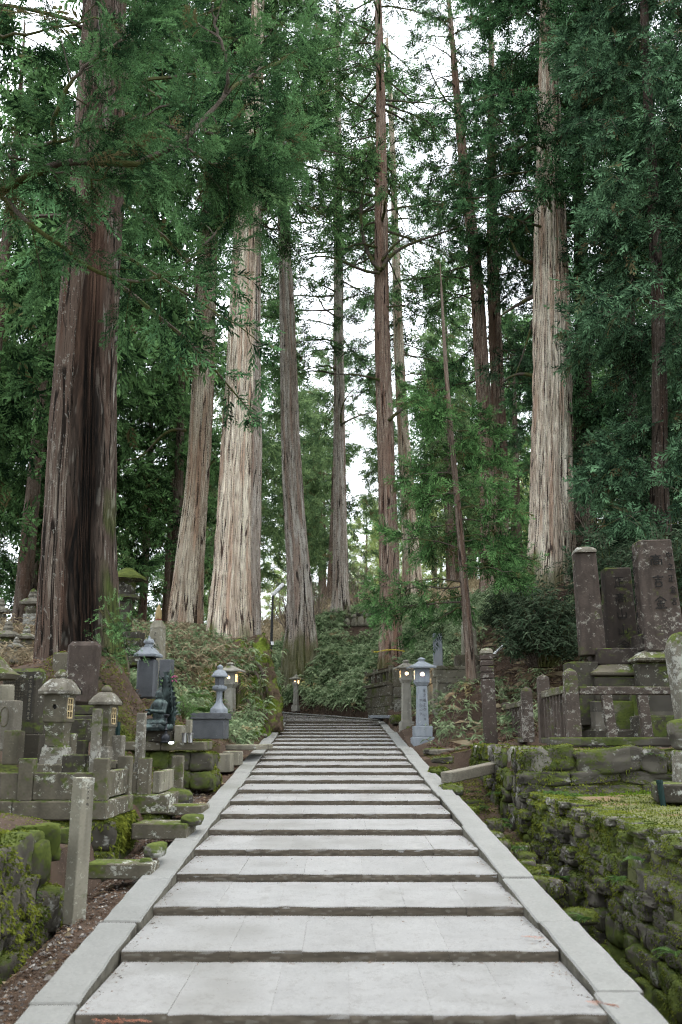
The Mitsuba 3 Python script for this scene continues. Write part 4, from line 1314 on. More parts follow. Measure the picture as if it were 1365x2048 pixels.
def grave_lantern(label, P, s, rz, seed):
    """Old stone lantern: base, flared post, firebox with a wooden lattice, pyramid roof, jewel."""
    key = thing('grave_lantern', label, 'lantern')
    M = frame(P, rz)
    part(key, 'base', worn(cbox(.60 * s, .56 * s, .16 * s, .012), .005, seed=seed), 'old_stone', M)
    part(key, 'foot', worn(lathe([(.185 * s, .155 * s), (.155 * s, .40 * s), (.14 * s, .41 * s)], 4), .008, seed=seed + 1), 'lichen_stone', M)
    part(key, 'post', worn(lathe([(.135 * s, .41 * s), (.13 * s, .58 * s), (.155 * s, .76 * s), (.175 * s, .775 * s)], 4), .006, seed=seed + 2), 'old_stone', M)
    fb_ = boolean_lantern_box(.345 * s, .40 * s, .045 * s, .036 * s, (.17 * s, .29 * s))
    part(key, 'firebox', worn((fb_[0] + [0, 0, .77 * s], fb_[1]), .003, sub=0, seed=seed + 3), 'old_stone', M, smooth=30)
    part(key, 'firebox__backing', cbox(.28 * s, .28 * s, .34 * s, .01, (0, 0, .80 * s)), 'dark_inside', M)
    fr = MB()
    w, h, t, x = .17 * s, .29 * s, .020 * s, .166 * s
    z0 = .825 * s
    for yy in (-w / 2, 0, w / 2):
        fr.add(*cbox(t, t, h, .002, (x, yy, z0)))
    for zz in (0, .34, .68, 1):
        fr.add(*cbox(t * .9, w, t, .002, (x + .001, 0, z0 + zz * h - t / 2)))
    part(key, 'firebox__lattice', fr, 'wood_frame', M, smooth=False)
    part(key, 'roof', worn(lathe([(.20 * s, 1.165 * s), (.245 * s, 1.18 * s), (.245 * s, 1.225 * s), (.18 * s, 1.33 * s), (.115 * s, 1.40 * s), (.095 * s, 1.41 * s)], 4), .006, seed=seed + 4), 'lichen_stone', M, smooth=30)
    part(key, 'roof__jewel', lathe([(.08 * s, 1.40 * s), (.08 * s, 1.43 * s), (.10 * s, 1.44 * s), (.10 * s, 1.47 * s), (.08 * s, 1.51 * s), (.03 * s, 1.55 * s)], 16), 'old_stone', M)
    return key


grave_lantern('large weathered lantern with a wooden lattice window, nearest on the left', at(110, 1550, 11.3), .80, -9, 3)
grave_lantern('smaller weathered lantern with a lattice window beside the inscribed pillar', at(205, 1538, 13.2), .74, -12, 13)


def block(label, cat, P, w, d, h, m, rz=0, lean=(0, 0), b=.012, taper=1.0, name='stone_block', amp=.006, group=None, cap=None):
    key = thing(name, label, cat, group)
    M = frame(P, rz, lean[0], lean[1])
    nm = 'body'
    sub = 3 if max(w, h) > .6 else 2
    put(nm, xf(worn(cbox(w, d, h, b, (0, 0, 0), taper), amp, seed=abs(P[0] * 7 + P[1])), M), m, key, smooth=40)
    return key, M


def sit(P, h0=.12):
    """Lower a standing thing's foot a little into what carries it."""
    return np.array(P) - [0, 0, h0]


# leaning post beside the gravel
k_, M_ = block('square pale stone post with fine inscription leaning beside the gravel strip', 'post', sit(at(149, 1822, 7.75), .1), .135, .135, 1.15, 'pale_old_stone', -36, (0, 1.0), .006, .97, 'inscribed_post', .002)
part(k_, 'body__inscription', column(pick(19, 31), .030, .030, .016, .0015, .12), 'carving', M_ @ frame((.0665, 0, 1.09), 90, .85), smooth=False)

# railed grave plot on its mossy base
PLOT = at(213, 1603, 10.0)
key = thing('grave_plinth', 'long stone base slab with mossy edges under the low grave railing', 'plinth')
px, py, pz = PLOT
for i, (x0, x1) in enumerate([(px - 2.2, px - 1.0), (px - .995, px)]):
    part(key, 'slab', worn(cbox(x1 - x0, 1.35, .19, .012, ((x0 + x1) / 2, py + .675, pz - .19)), .006, seed=i), 'old_stone')
r = R_(3)
for i, (x, y, w, nrm) in enumerate([(px - .15 - .42 * j, py + .16, .46, 0) for j in range(5)] + [(px - .12, py + .35 + .33 * j, .36, 1) for j in range(4)]):
    for h in (0, 1):
        v, f = boulder(.50 if not nrm else .34, .34 if not nrm else .5, .36, 50 + i * 2 + h, 3, .6, .14)
        P = v + [x, y, pz - .36 - .30 * h]
        part(key, 'stone', (P, f), 'deep_moss_rock', smooth=50)
        MOSSY.append((P, f, np.array([0, -1.0, 0]) if not nrm else np.array([1.0, 0, 0])))
key = thing('grave_railing', 'low stone railing of square posts and panels with a carved crest', 'railing')
ph = .44
for x, y in [(px - .88, py + .09), (px - .09, py + .09), (px - .09, py + 1.22), (px - 1.75, py + .09)]:
    part(key, 'post', worn(cbox(.155, .155, ph, .010, (x, y, pz - .002)), .004, seed=x * 9), 'old_stone')
for x0, x1 in ((px - .80, px - .17), (px - 1.67, px - .96)):
    part(key, 'panel', worn(cbox(x1 - x0, .10, .275, .008, ((x0 + x1) / 2, py + .09, pz + .012)), .004, seed=x0), 'old_stone')
part(key, 'panel', worn(cbox(.10, .97, .275, .008, (px - .09, py + .655, pz + .02)), .004, seed=4), 'old_stone')
crest = MB()
for R0, wv in ((.085, .012), (.052, .010)):
    a = np.linspace(0, 2 * np.pi, 25)
    crest.add(*tube(np.stack([np.full(25, px - .0385), py + .66 + R0 * np.cos(a), pz + .16 + R0 * 1.25 * np.sin(a)], 1), .005, 4, False))
for a0 in np.arange(3) * 2.09:
    a = a0 + np.linspace(0, 1.4, 8)
    rr = np.linspace(.045, .012, 8)
    crest.add(*tube(np.stack([np.full(8, px - .0385), py + .66 + rr * np.cos(a), pz + .16 + rr * np.sin(a)], 1), .006, 4, False))
part(key, 'crest', crest, 'pale_old_stone')

# second plot behind it
P2 = at(300, 1590, 12.2)
key = thing('grave_plinth', 'short stone base thick with moss behind the longer railing', 'plinth')
part(key, 'slab', worn(cbox(1.5, 1.5, .24, .014, (P2[0] - .52, P2[1] + .75, P2[2] - .24)), .008), 'old_stone')
for j in range(4):
    v, f = boulder(.48, .4, .40, 90 + j, 3, .6, .14)
    P = v + [P2[0] - .05 - .4 * j, P2[1] + .18, P2[2] - .42]
    part(key, 'stone', (P, f), 'deep_moss_rock', smooth=50)
    MOSSY.append((P, f, np.array([0, -1.0, 0])))
for j in range(4):
    v, f = boulder(.36, .48, .40, 95 + j, 3, .6, .14)
    P = v + [P2[0] + .04, P2[1] + .35 + .4 * j, P2[2] - .42]
    part(key, 'stone', (P, f), 'deep_moss_rock', smooth=50)
    MOSSY.append((P, f, np.array([1.0, 0, 0])))
key = thing('grave_railing', 'second low stone railing beyond the first, nearer the bronze figure', 'railing')
for x, y in [(P2[0] - .10, P2[1] + .1), (P2[0] + .12, P2[1] + 1.35), (P2[0] - .95, P2[1] + .1)]:
    part(key, 'post', worn(cbox(.16, .16, .46, .01, (x, y, P2[2] - .002)), .004, seed=x * 5), 'old_stone')
part(key, 'panel', worn(cbox(.09, 1.1, .27, .008, (P2[0] + .04, P2[1] + .72, P2[2] + .01)), .004), 'pale_old_stone')
part(key, 'panel', worn(cbox(.68, .09, .27, .008, (P2[0] - .52, P2[1] + .1, P2[2] + .01)), .004), 'old_stone')

# pillars
k_, M_ = block('tall square pillar with carved characters behind the low railing', 'pillar', at(188, 1560, 10.9), .105, .11, .80, 'lichen_stone', -6, (0, 0), .014, .96, 'inscribed_pillar', .003)
part(k_, 'body__inscription', column(pick(8, 41), .048, .050, .035, .0015, .16), 'carving', M_ @ frame((.0515, 0, .76), 90, .3), smooth=False)
k_, M_ = block('plain square pillar in front of the bronze figure', 'pillar', at(278, 1556, 12.4), .115, .11, .83, 'lichen_stone', -8, (0, 0), .010, .94, 'plain_pillar', .004)

# thick slab with rows of small writing
P = at(40, 1475, 12.6)
k_, M_ = block('grey inscribed slab with rounded corner and a dark title strip, far left', 'gravestone', P, .60, .20, .90, 'dark_old_stone', -14, (0, 0), .05, .97, 'inscribed_slab', .003)
rows = MB()
r = R_(8)
for c in range(8):
    rows.add(*xf(column([SK[i] for i in r.integers(0, len(SK), 11)], .030, .030, .010, .001, .16), frame((-.24 + .042 * c, -.101, .83))))
part(k_, 'body__inscription', rows, 'old_stone', M_, smooth=False)
part(k_, 'body__title_strip', cbox(.075, .006, .62, .002, (.165, -.101, .20)), 'carving', M_)
part(k_, 'body__inscription', column(pick(10, 77), .045, .045, .014, .0015, .14), 'pale_old_stone', M_ @ frame((.165, -.106, .80)), smooth=False)

# brown tablet on stacked bases, the pale slab behind it
P = at(160, 1412, 15.2)
k_, M_ = block('large reddish brown tablet with rounded top below the giant hollow cedar', 'gravestone', P, .50, .26, 1.02, 'brown_stone', -12, (0, 1.5), .07, 1.06, 'brown_tablet', .006)
key = thing('stepped_plinth', 'stepped mossy base under the reddish brown tablet', 'grave base')
for w, z, h in ((.80, -.30, .15), (.98, -.52, .22), (1.2, -.80, .28)):
    part(key, 'step', worn(cbox(w, w * .7, h, .016, (P[0], P[1] + .05, P[2] + z + .15)), .008, seed=w), 'dark_old_stone', smooth=40)
block('pale grey slab half hidden behind the reddish brown tablet', 'gravestone', at(119, 1400, 16.3), .28, .16, .80, 'old_stone', -10, (0, 0), .02, 1.0, 'grey_slab')

# loose blocks of the left graves
for lab, (u, v, zc), w, d, h, m, nm in [
        ('squat square block at the left end of the plot behind the front railing', (26, 1512, 11.6), .235, .235, .30, 'old_stone', 'stone_block'),
        ('square block beside the foot of the inscribed slab', (72, 1470, 12.9), .25, .22, .30, 'dark_old_stone', 'stone_block'),
        ('low dark slab between the squat block and the large lantern', (66, 1512, 12.2), .30, .26, .27, 'dark_old_stone', 'stone_slab'),
        ('narrow block right of the large lantern post', (138, 1518, 12.6), .16, .2, .33, 'old_stone', 'stone_block'),
        ('lower mossy block behind the narrow block', (158, 1516, 13.2), .24, .22, .24, 'dark_old_stone', 'stone_block'),
        ('grey block under the tablet base left of the inscribed pillar', (158, 1470, 13.7), .34, .3, .22, 'dark_old_stone', 'stone_block'),
        ('small square pillar patched with white lichen behind the second railing', (235, 1530, 13.3), .19, .19, .40, 'lichen_stone', 'short_pillar'),
        ('low mossy stone behind the front railing panel', (150, 1556, 11.0), .34, .2, .26, 'dark_old_stone', 'stone_block'),
        ('dark stone block between the two railings', (250, 1560, 12.9), .26, .25, .22, 'dark_old_stone', 'stone_block')]:
    block(lab, 'stone block', sit(at(u, v, zc), .1), w * .82, d * .8, h + .1, m, -8, (0, 0), .012, 1.0, nm)
k_, M_ = block('squared post with a carved oval panel at the left edge', 'post', sit(at(14, 1478, 11.9), .15), .26, .22, .62, 'lichen_stone', -10, (0, 0), .012, .98, 'carved_post')
a = np.linspace(0, 2 * np.pi, 25)
part(k_, 'body__oval_panel', tube(np.stack([.055 * np.cos(a), np.full(25, -.110), .42 + .12 * np.sin(a)], 1), .009, 5, False), 'old_stone', M_)
block('pale capped stone standing on the carved post at the left edge', 'stone block', at(10, 1405, 12.0), .18, .16, .22, 'pale_old_stone', -10, (0, 0), .02, .95, 'stone_block')
key = thing('grave_roof', 'curved stone roof tip poking in at the left edge above the inscribed slab', 'grave roof')
part(key, 'roof', worn(lathe([(.10, 0), (.30, .02), (.34, .08), (.22, .16), (.12, .27), (.07, .32)], 16), .01), 'old_stone', frame(at(-14, 1362, 12.3)))

# bronze figure: seated, turned to the right, flame halo behind
def capsule_union(bones, refine=.02, smooth_it=6):
    import manifold3d as m3
    parts_ = []
    for a, ra, b, rb in bones:
        s1 = m3.Manifold.sphere(ra, 20).translate(list(a))
        s2 = m3.Manifold.sphere(rb, 20).translate(list(b))
        parts_.append(m3.Manifold.batch_hull([s1, s2]))
    u = m3.Manifold.batch_boolean(parts_, m3.OpType.Add).refine_to_length(refine)
    m = u.to_mesh()
    t = trimesh.Trimesh(np.array(m.vert_properties[:, :3], float), np.array(m.tri_verts))
    trimesh.smoothing.filter_taubin(t, iterations=smooth_it)
    return np.array(t.vertices), np.array(t.faces)


PB = at(318, 1455, 15.0)
kb = thing('bronze_figure', 'dark bronze seated temple figure with flame halo, facing right on a stone block', 'statue')
MBz = frame(PB, -38)
figure = [((0, 0, .10), .11, (0, .0, .16), .105), ((0, 0, .16), .105, (0, -.01, .34), .115), ((-.09, 0, .37), .055, (.09, 0, .37), .055), ((0, 0, .34), .10, (0, -.01, .44), .04),
          ((0, -.02, .475), .062, (0, -.015, .515), .066), ((0, -.075, .475), .016, (0, -.082, .462), .012), ((0, 0, .56), .045, (0, .01, .61), .022),
          ((-.062, -.01, .485), .014, (-.062, -.005, .45), .011), ((.062, -.01, .485), .014, (.062, -.005, .45), .011),
          ((-.13, 0, .36), .042, (-.16, -.06, .22), .036), ((-.16, -.06, .22), .036, (-.06, -.19, .20), .024), ((.13, 0, .36), .042, (.16, -.06, .23), .036), ((.16, -.06, .23), .036, (.06, -.24, .25), .024),
          ((-.08, -.02, .07), .075, (-.24, -.13, .06), .06), ((-.24, -.13, .06), .06, (.06, -.22, .05), .045), ((.08, -.02, .07), .075, (.24, -.13, .06), .06), ((.24, -.13, .06), .06, (-.04, -.21, .06), .045),
          ((-.06, -.19, .20), .022, (-.01, -.235, .21), .014), ((.06, -.24, .25), .022, (.03, -.31, .26), .013), ((.06, -.24, .25), .018, (.075, -.30, .27), .010)]
part(kb, 'body', capsule_union(figure), 'bronze', MBz, smooth=True)
seat = MB()
for i in range(14):
    a = i * 2 * np.pi / 14
    v, f = boulder(.12, .06, .11, 300 + i, 1, .2, .05)
    seat.add(v @ rot([0, 0, 1], math.degrees(a) - 90)[:3, :3].T + [.27 * math.cos(a), .23 * math.sin(a) - .07, .0], f)
seat.add(*xf(lathe([(.27, -.05), (.28, 0), (.25, .04)], 24), frame((0, -.07, 0))))
part(kb, 'lotus_seat', seat, 'bronze', MBz)
from shapely.geometry import Polygon
ol = []
for t in np.linspace(0, 1, 33):
    w = .21 * math.sin(math.pi * (.12 + .88 * t) ** .75) ** .8 * (1.05 - .25 * t) + .002
    ol.append((w + (.035 if int(t * 32) % 3 == 1 else -.012) * (t > .15), .03 + .86 * t + (.03 if int(t * 32) % 3 == 1 else 0)))
poly = Polygon(ol + [(-x, y) for x, y in ol[::-1]]).buffer(0)
poly = max(getattr(poly, 'geoms', [poly]), key=lambda g: g.area)
hal = trimesh.creation.extrude_polygon(poly, .03, engine='earcut')
hv = np.array(hal.vertices)
hv = np.stack([hv[:, 0], .14 + hv[:, 2] - .25 * (hv[:, 1] - .2) * 0 - .12 * np.maximum(0, hv[:, 1] - .45) ** 1.0, hv[:, 1] - .02], 1)
part(kb, 'flame_halo', (hv, np.array(hal.faces)[:, ::-1]), 'bronze', MBz, smooth=30)
fl = MB()
for i in range(10):
    t = .25 + .7 * i / 10
    for s in (-1, 1):
        p0 = np.array([s * .13 * (1.1 - .6 * t), .125 - .12 * max(0, .86 * t - .42), .86 * t])
        fl.add(*tube(spline([p0, p0 + [s * .05, -.015, .05], p0 + [s * .035, -.02, .13]], 6), np.linspace(.016, .003, 6), 5, False))
part(kb, 'flame', fl, 'bronze', MBz, smooth=True)
labels[kb + '__flame'] = {'kind': 'stuff'}
block('rough dark stone block carrying the bronze figure', 'stone block', sit(at(318, 1486, 15.0), .0), .50, .44, .26, 'dark_old_stone', -14, (0, 0), .03, .96, 'stone_block', .012)
PP = at(306, 1500, 14.8)
key = thing('offering_platform', 'long stone platform on mossy blocks below the bronze figure', 'platform')
part(key, 'slab', worn(cbox(.78, .95, .135, .014, (PP[0] - .27, PP[1] + .46, PP[2] - .01)), .005, seed=1), 'old_stone')
part(key, 'slab', worn(cbox(.68, .95, .135, .014, (PP[0] + .465, PP[1] + .46, PP[2] - .01)), .005, seed=2), 'old_stone')
for j in range(5):
    for h in (0, 1):
        v, f = boulder(.40, .36, .34, 130 + j * 2 + h, 3, .62, .14)
        P = v + [PP[0] - .55 + .32 * j, PP[1] + .22, PP[2] - .18 - .28 * h]
        part(key, 'stone', (P, f), 'deep_moss_rock', smooth=50)
        MOSSY.append((P, f, np.array([.3, -1.0, 0])))
for j in range(3):
    for h in (0, 1):
        v, f = boulder(.36, .42, .34, 150 + j * 2 + h, 3, .6, .14)
        P = v + [PP[0] + .72 + .06 * h, PP[1] + .35 + .36 * j, PP[2] - .20 - .28 * h]
        part(key, 'stone', (P, f), 'deep_moss_rock', smooth=50)
        MOSSY.append((P, f, np.array([1.0, -.3, 0])))
        MOSSY.append((P, f, np.array([1.0, -.3, 0])))


def candlestick(label, P, h):
    k = thing('candle_stand', label, 'candle stand')
    s = h / .42
    pr = [(.075, 0), (.08, .015), (.06, .03), (.07, .07), (.055, .11), (.018, .14), (.018, .17), (.04, .19), (.018, .215), (.014, .27), (.03, .29), (.014, .31), (.012, .36), (.035, .38), (.05, .40), (.046, .41), (.012, .412)]
    part(k, 'stand', lathe([(a * s, b * s) for a, b in pr], 18), 'black_metal', frame(P))


candlestick('black turned candle stand in front of the bronze figure', at(331, 1486, 14.7), .44)
candlestick('black turned candle stand behind, nearer the squared stone', at(347, 1482, 15.2), .36)
block('squared ochre stone on the platform right of the candle stands', 'stone block', at(359, 1487, 14.9), .15, .13, .28, 'pale_old_stone', -10, (0, 0), .012, 1, 'stone_block')
block('slim pale post on the platform beside the steel cups', 'post', at(377, 1487, 15.3), .09, .09, .37, 'pale_old_stone', -10, (0, 0), .008, 1, 'slim_post')
for i, (u, lab) in enumerate(((369, 'steel offering cup between the squared stone and the slim post'), (381, 'steel offering cup at the platform end'))):
    k = thing('offering_cup', lab, 'cup')
    part(k, 'cup', lathe([(.035, 0), (.04, .01), (.038, .10), (.046, .15), (.040, .152), (.034, .10), (.032, .02)], 18), 'steel', frame(at(u, 1486, 14.75)))
k = thing('offering_dish', 'small white dish at the foot of the candle stand', 'dish')
part(k, 'dish', lathe([(.02, 0), (.035, .012), (.045, .02), (.042, .021), (.03, .012)], 16), 'white_paint', frame(at(343, 1488, 14.6), 0, 35))
k = thing('bamboo_tube', 'dark blue green tube standing behind the lattice lantern', 'tube')
part(k, 'tube', lathe([(.035, 0), (.035, .28), (.038, .285), (.038, .31), (.033, .34), (.033, .40)], 14), 'green_plastic', frame(at(234, 1500, 13.9)))

# polished grave with a stupa roof, tall pointed obelisk, polished slab
Pg = at(293, 1398, 18.6)
k = thing('polished_gravestone', 'blue grey polished gravestone under a stupa roof with tall finial', 'gravestone')
Mg = frame(Pg, -8)
part(k, 'body', cbox(.38, .24, .76, .04), 'dark_granite', Mg, smooth=35)
part(k, 'neck', cbox(.26, .22, .05, .01, (0, 0, .76)), 'dark_inside', Mg)
part(k, 'roof', lathe([(.21, .805), (.225, .82), (.225, .86), (.17, .90), (.12, .97), (.10, 1.0)], 4), 'blue_granite', Mg, smooth=30)
part(k, 'roof__finial', lathe([(.09, .995), (.09, 1.045), (.075, 1.05), (.075, 1.07), (.10, 1.085), (.105, 1.12), (.08, 1.16), (.03, 1.18), (.025, 1.20), (.01, 1.235)], 18), 'blue_granite', Mg)
Po = at(310, 1395, 20.6)
k = thing('pointed_obelisk', 'tall pale stone pillar with sloping shoulders and an ochre pointed finial', 'obelisk')
Mo = frame(Po, -9)
part(k, 'shaft', worn(cbox(.35, .34, 1.50, .02, taper=.80), .004), 'pale_old_stone', Mo)
part(k, 'bevel', lathe([(.14, 1.495), (.133, 1.52), (.08, 1.66), (.078, 1.665)], 4), 'pale_old_stone', Mo, smooth=False)
part(k, 'shaft__inscription', column(['of', 'luck', 'tree', 'right', 'big', 'mid'], .065, .085, .045, .002, .13), 'carving', Mo @ frame((.0, -.162, 1.40), 0, -1.15), smooth=False)
part(k, 'red_band', lathe([(.068, 1.66), (.070, 1.70)], 18), 'red_band', Mo)
part(k, 'finial', lathe([(.068, 1.70), (.073, 1.78), (.068, 1.86), (.045, 1.95), (.015, 2.01), (.003, 2.03)], 18), 'ochre_stone', Mo)
block('polished dark slab right of the tall pointed pillar', 'gravestone', at(331, 1400, 19.6), .25, .22, .82, 'dark_granite', -10, (0, 0), .008, 1, 'polished_slab', .0)
for lab, (u, v, zc), h, w in (('dark granite flower vase under the small conifer sprigs', (337, 1424, 18.0), .30, .17), ('pale granite flower vase in front of the dark one', (355, 1430, 17.6), .24, .12)):
    k = thing('granite_vase', lab, 'vase')
    part(k, 'vase', lathe([(w * .55, 0), (w * .5, h * .2), (w * .42, h * .7), (w * .55, h), (w * .45, h), (w * .3, h * .6)], 4 if w > .15 else 16), 'dark_granite' if w > .15 else 'blue_granite', frame(at(u, v, zc), -8))


def sprig_plant(name, label, P, h, rad, n, leaf, kind, sp, seed, cat='plant', flower=False):
    k = thing(name, label, cat)
    r = R_(seed)
    st = MB()
    A, D, S = [], [], []
    for i in range(n):
        a, e = r.uniform(0, 2 * np.pi), r.uniform(.1, 1)
        tip = np.array([math.cos(a) * rad * e, math.sin(a) * rad * e, h * (1.1 - .5 * e) * r.uniform(.8, 1.05)])
        Q = spline([np.zeros(3), tip * [.35, .35, .6], tip], 6)
        st.add(*tube(P + Q, np.linspace(.008, .003, 6), 4, False))
        for t in np.linspace(.35, 1, 7):
            A.append(P + tip * [t ** 1.3, t ** 1.3, t])
            D.append(unit(tip * [1, 1, .4] + r.normal(0, .25 * h, 3)))
            S.append(sp * r.uniform(.7, 1.2))
    put('foliage', tri_cloud(place_sprays(np.array(A), np.array(D), np.array(S), kind, r)), leaf, k)
    put('stem', st, 'limb_bark', k)
    if flower:
        fm = MB()
        for i in range(9):
            v, f = boulder(.035, .035, .03, i, 1, 0, .1)
            fm.add(v + P + [.10 + r.uniform(-.04, .04), r.uniform(-.04, .04), h * .75 + r.uniform(-.05, .06)], f)
        put('blossom', fm, 'pink_petal', k, smooth=True)
    return k


sprig_plant('conifer_sprigs', 'dense green conifer sprigs with a pink bloom in the granite vase', at(337, 1400, 18.0), .52, .16, 22, 'needle_mid', 'fine', .12, 5, 'plant', True)
sprig_plant('leaf_spray', 'leafy offering branch in front of the mossy slope', at(366, 1442, 16.6), .36, .24, 16, 'fern_leaf', 'fine', .13, 6)

# small round lantern on a polished box
Pc = at(416, 1478, 18.3)
k = thing('granite_box', 'polished dark granite box left of the stairs under the small round lantern', 'grave base')
part(k, 'box', cbox(.62, .50, .37, .006, (0, .22, 0)), 'dark_granite', frame(Pc, -5))
part(k, 'lid', cbox(.70, .56, .12, .008, (0, .22, .37)), 'dark_granite', frame(Pc, -5))
Pl = Pc + np.array([.17, .22, .49])
k = thing('round_lantern', 'small blue grey lantern with round roof on the polished box', 'lantern')
Ml = frame(Pl)
part(k, 'base', lathe([(.175, 0), (.175, .06), (.165, .085), (.11, .14), (.07, .20), (.062, .25)], 28), 'blue_granite', Ml)
part(k, 'shaft', lathe([(.062, .25), (.058, .33), (.062, .42)], 24), 'blue_granite', Ml)
part(k, 'table', lathe([(.07, .42), (.13, .45), (.145, .47), (.145, .515), (.10, .53)], 28), 'blue_granite', Ml)
part(k, 'firebox', lathe([(.085, .53), (.088, .68), (.085, .69)], 6), 'dark_granite', Ml, smooth=False)
part(k, 'roof', lathe([(.10, .685), (.165, .70), (.168, .72), (.14, .76), (.115, .80), (.075, .835)], 28), 'blue_granite', Ml)
part(k, 'roof__jewel', lathe([(.055, .83), (.05, .855), (.062, .875), (.06, .905), (.03, .93), (.004, .945)], 20), 'blue_granite', Ml)
for lab, (u, v, zc), w, d, h, rz in (('pale concrete slab bridging to the grave plot beside the upper kerb', (482, 1490, 18.8), .62, 1.6, .10, -8),
                                     ('square concrete retaining edge below the polished granite box', (420, 1508, 17.6), .78, .4, .33, -4),
                                     ('short concrete retaining edge right of the longer one', (462, 1503, 17.9), .30, .5, .26, -4),
                                     ('nearest flat stone slab bridging from kerb to graves, behind the leaning post', (236, 1728, 8.75), .62, .34, .14, -3),
                                     ('second flat stone slab bridging from kerb to graves', (318, 1648, 10.6), .62, .52, .17, -4),
                                     ('third flat stone slab bridging from kerb to graves', (366, 1612, 12.3), .50, .5, .12, -4)):
    P = at(u, v, zc)
    k = thing('stepping_slab' if 'flat' in lab else 'concrete_slab', lab, 'slab')
    part(k, 'slab', worn(cbox(w, d, h, .012, (0, d / 2, -h)), .006, seed=w + h), 'pale_old_stone' if 'concrete' in lab else 'old_stone', frame(P, rz))

# pebbly rocks at the mossy lantern foot and along the kerb
for lab, (u, v, zc), s in (('pale rounded rock at the foot of the left tan lantern', (486, 1473, 24.0), (.42, .4, .34)),
                           ('flat pale rock beside the upper left kerb', (520, 1472, 24.6), (.40, .4, .14)),
                           ('mossy flat stone against the left kerb by the second slab', (385, 1640, 10.9), (.26, .5, .14)),
                           ('mossy stone wedged against the left kerb by the nearest slab', (312, 1700, 9.2), (.20, .5, .14)),
                           ('small white stone at the corner of the nearest slab', (292, 1725, 8.9), (.13, .16, .09)),
                           ('white lichened stone in the mossy wall top at the far left', (135, 1672, 8.9), (.15, .12, .16)),
                           ('mossy boulder under the second grave base', (345, 1600, 13.2), (.6, .5, .35))):
    k = thing('loose_rock', lab, 'rock')
    v, f = boulder(*s, int(u), 3, .5, .16)
    put('rock', (v + at(u, v_ := float(0), zc) * 0 + at(u, {486: 1473, 520: 1472, 385: 1640, 312: 1700, 292: 1725, 135: 1672, 345: 1600}[u], zc), f), 'mossy_rock' if 'mossy' in lab else 'dry_rock', k, smooth=50)

# far left: little stupas and lanterns
def stupa(label, P, s, seed):
    k = thing('small_stupa', label, 'stupa', None)
    M = frame(P, -8 + seed)
    part(k, 'cube', worn(cbox(.34 * s, .34 * s, .32 * s, .015), .01, seed=seed), 'lichen_stone', M)
    part(k, 'sphere', lathe([(.12 * s, .315 * s), (.18 * s, .40 * s), (.19 * s, .46 * s), (.15 * s, .55 * s)], 18), 'old_stone', M)
    part(k, 'roof', worn(lathe([(.17 * s, .545 * s), (.25 * s, .57 * s), (.26 * s, .63 * s), (.17 * s, .70 * s), (.10 * s, .74 * s)], 4), .008, seed=seed), 'lichen_stone', M, smooth=30)
    part(k, 'roof__jewel', lathe([(.10 * s, .735 * s), (.13 * s, .80 * s), (.09 * s, .86 * s), (.10 * s, .90 * s), (.02 * s, .99 * s)], 16), 'lichen_stone', M)


for i, (u, v, zc, s, lab) in enumerate([(12, 1318, 22, .95, 'small lichened stupa at the left edge left of the giant hollow cedar'), (50, 1312, 23, .80, 'small stupa half hidden beside the foot of the thin joined trunk'),
                                        (62, 1250, 27, 1.1, 'taller dim stupa behind, left of the thin joined trunk'), (-2, 1262, 27, 1.0, 'dim stupa cut by the left edge, behind the nearest one'),
                                        (30, 1322, 21.4, .6, 'lowest pale stupa between its two neighbours at the left')]):
    stupa(lab, sit(at(u, v, zc), .05), s, i * 3)
Ps = at(262, 1335, 21.5)
key = thing('stepped_grave_base', 'mossy stepped stone base between the giant cedar and the obelisk', 'grave base')
for i, (w, z, h) in enumerate(((.9, 0, .22), (.74, .22, .2), (.62, .42, .2), (.44, .62, .18))):
    part(key, 'step', worn(cbox(w, w, h, .02, (0, 0, z)), .01, seed=i), 'dark_old_stone', frame(Ps, -10))
k = thing('mossy_lantern', 'mossy old lantern dark against the trees, behind the giant cedar', 'lantern')
Mm = frame(at(250, 1262, 24), -10)
part(k, 'post', worn(cbox(.26, .26, .75, .02), .01), 'dark_old_stone', Mm)
part(k, 'table', worn(lathe([(.16, .74), (.30, .82), (.30, .9)], 8), .01), 'mossy_rock', Mm)
part(k, 'firebox', worn(cbox(.34, .34, .36, .02, (0, 0, .9)), .01), 'dark_old_stone', Mm)
part(k, 'roof', worn(lathe([(.22, 1.25), (.44, 1.30), (.42, 1.37), (.20, 1.52), (.10, 1.60)], 6), .01), 'mossy_rock', Mm)


# ---------------------------------------------------------------- right side: lamp pole, enclosures, gatepost, railing, tablets
k = thing('lamp_pole', 'thin dark lamp pole with a white fluorescent head by the mossy mound', 'street lamp')
Pp = at(537, 1372, 33.5)
pt = at(546, 1192, 33.5)
part(k, 'pole', tube([Pp - [0, 0, .4], (Pp + pt) / 2 + [.03, 0, 0], pt], [.055, .05, .035], 8), 'pole_metal', smooth=True)
part(k, 'arm', tube([pt, pt + [.10, -.02, .10]], .02, 6), 'pole_metal', smooth=True)
hd = unit(at(567, 1168, 33.5) - at(546, 1190, 33.5))
q0 = at(546, 1190, 33.4)
part(k, 'lamp_head', tube([q0, q0 + hd * .06, q0 + hd * .50, q0 + hd * .55], [.04, .075, .075, .05], 8), 'white_paint', smooth=40)
part(k, 'sign_plate', cbox(.10, .02, .12, .003), 'white_paint', frame(at(545, 1290, 33.4)))

# granite enclosure
G0, G1, G2 = at(853, 1432, 29.0), at(874, 1442, 26.0), at(962, 1444, 26.4)
k = thing('granite_enclosure', 'pale granite grave enclosure with a cloud shaped opening, behind the tall lanterns', 'grave enclosure')


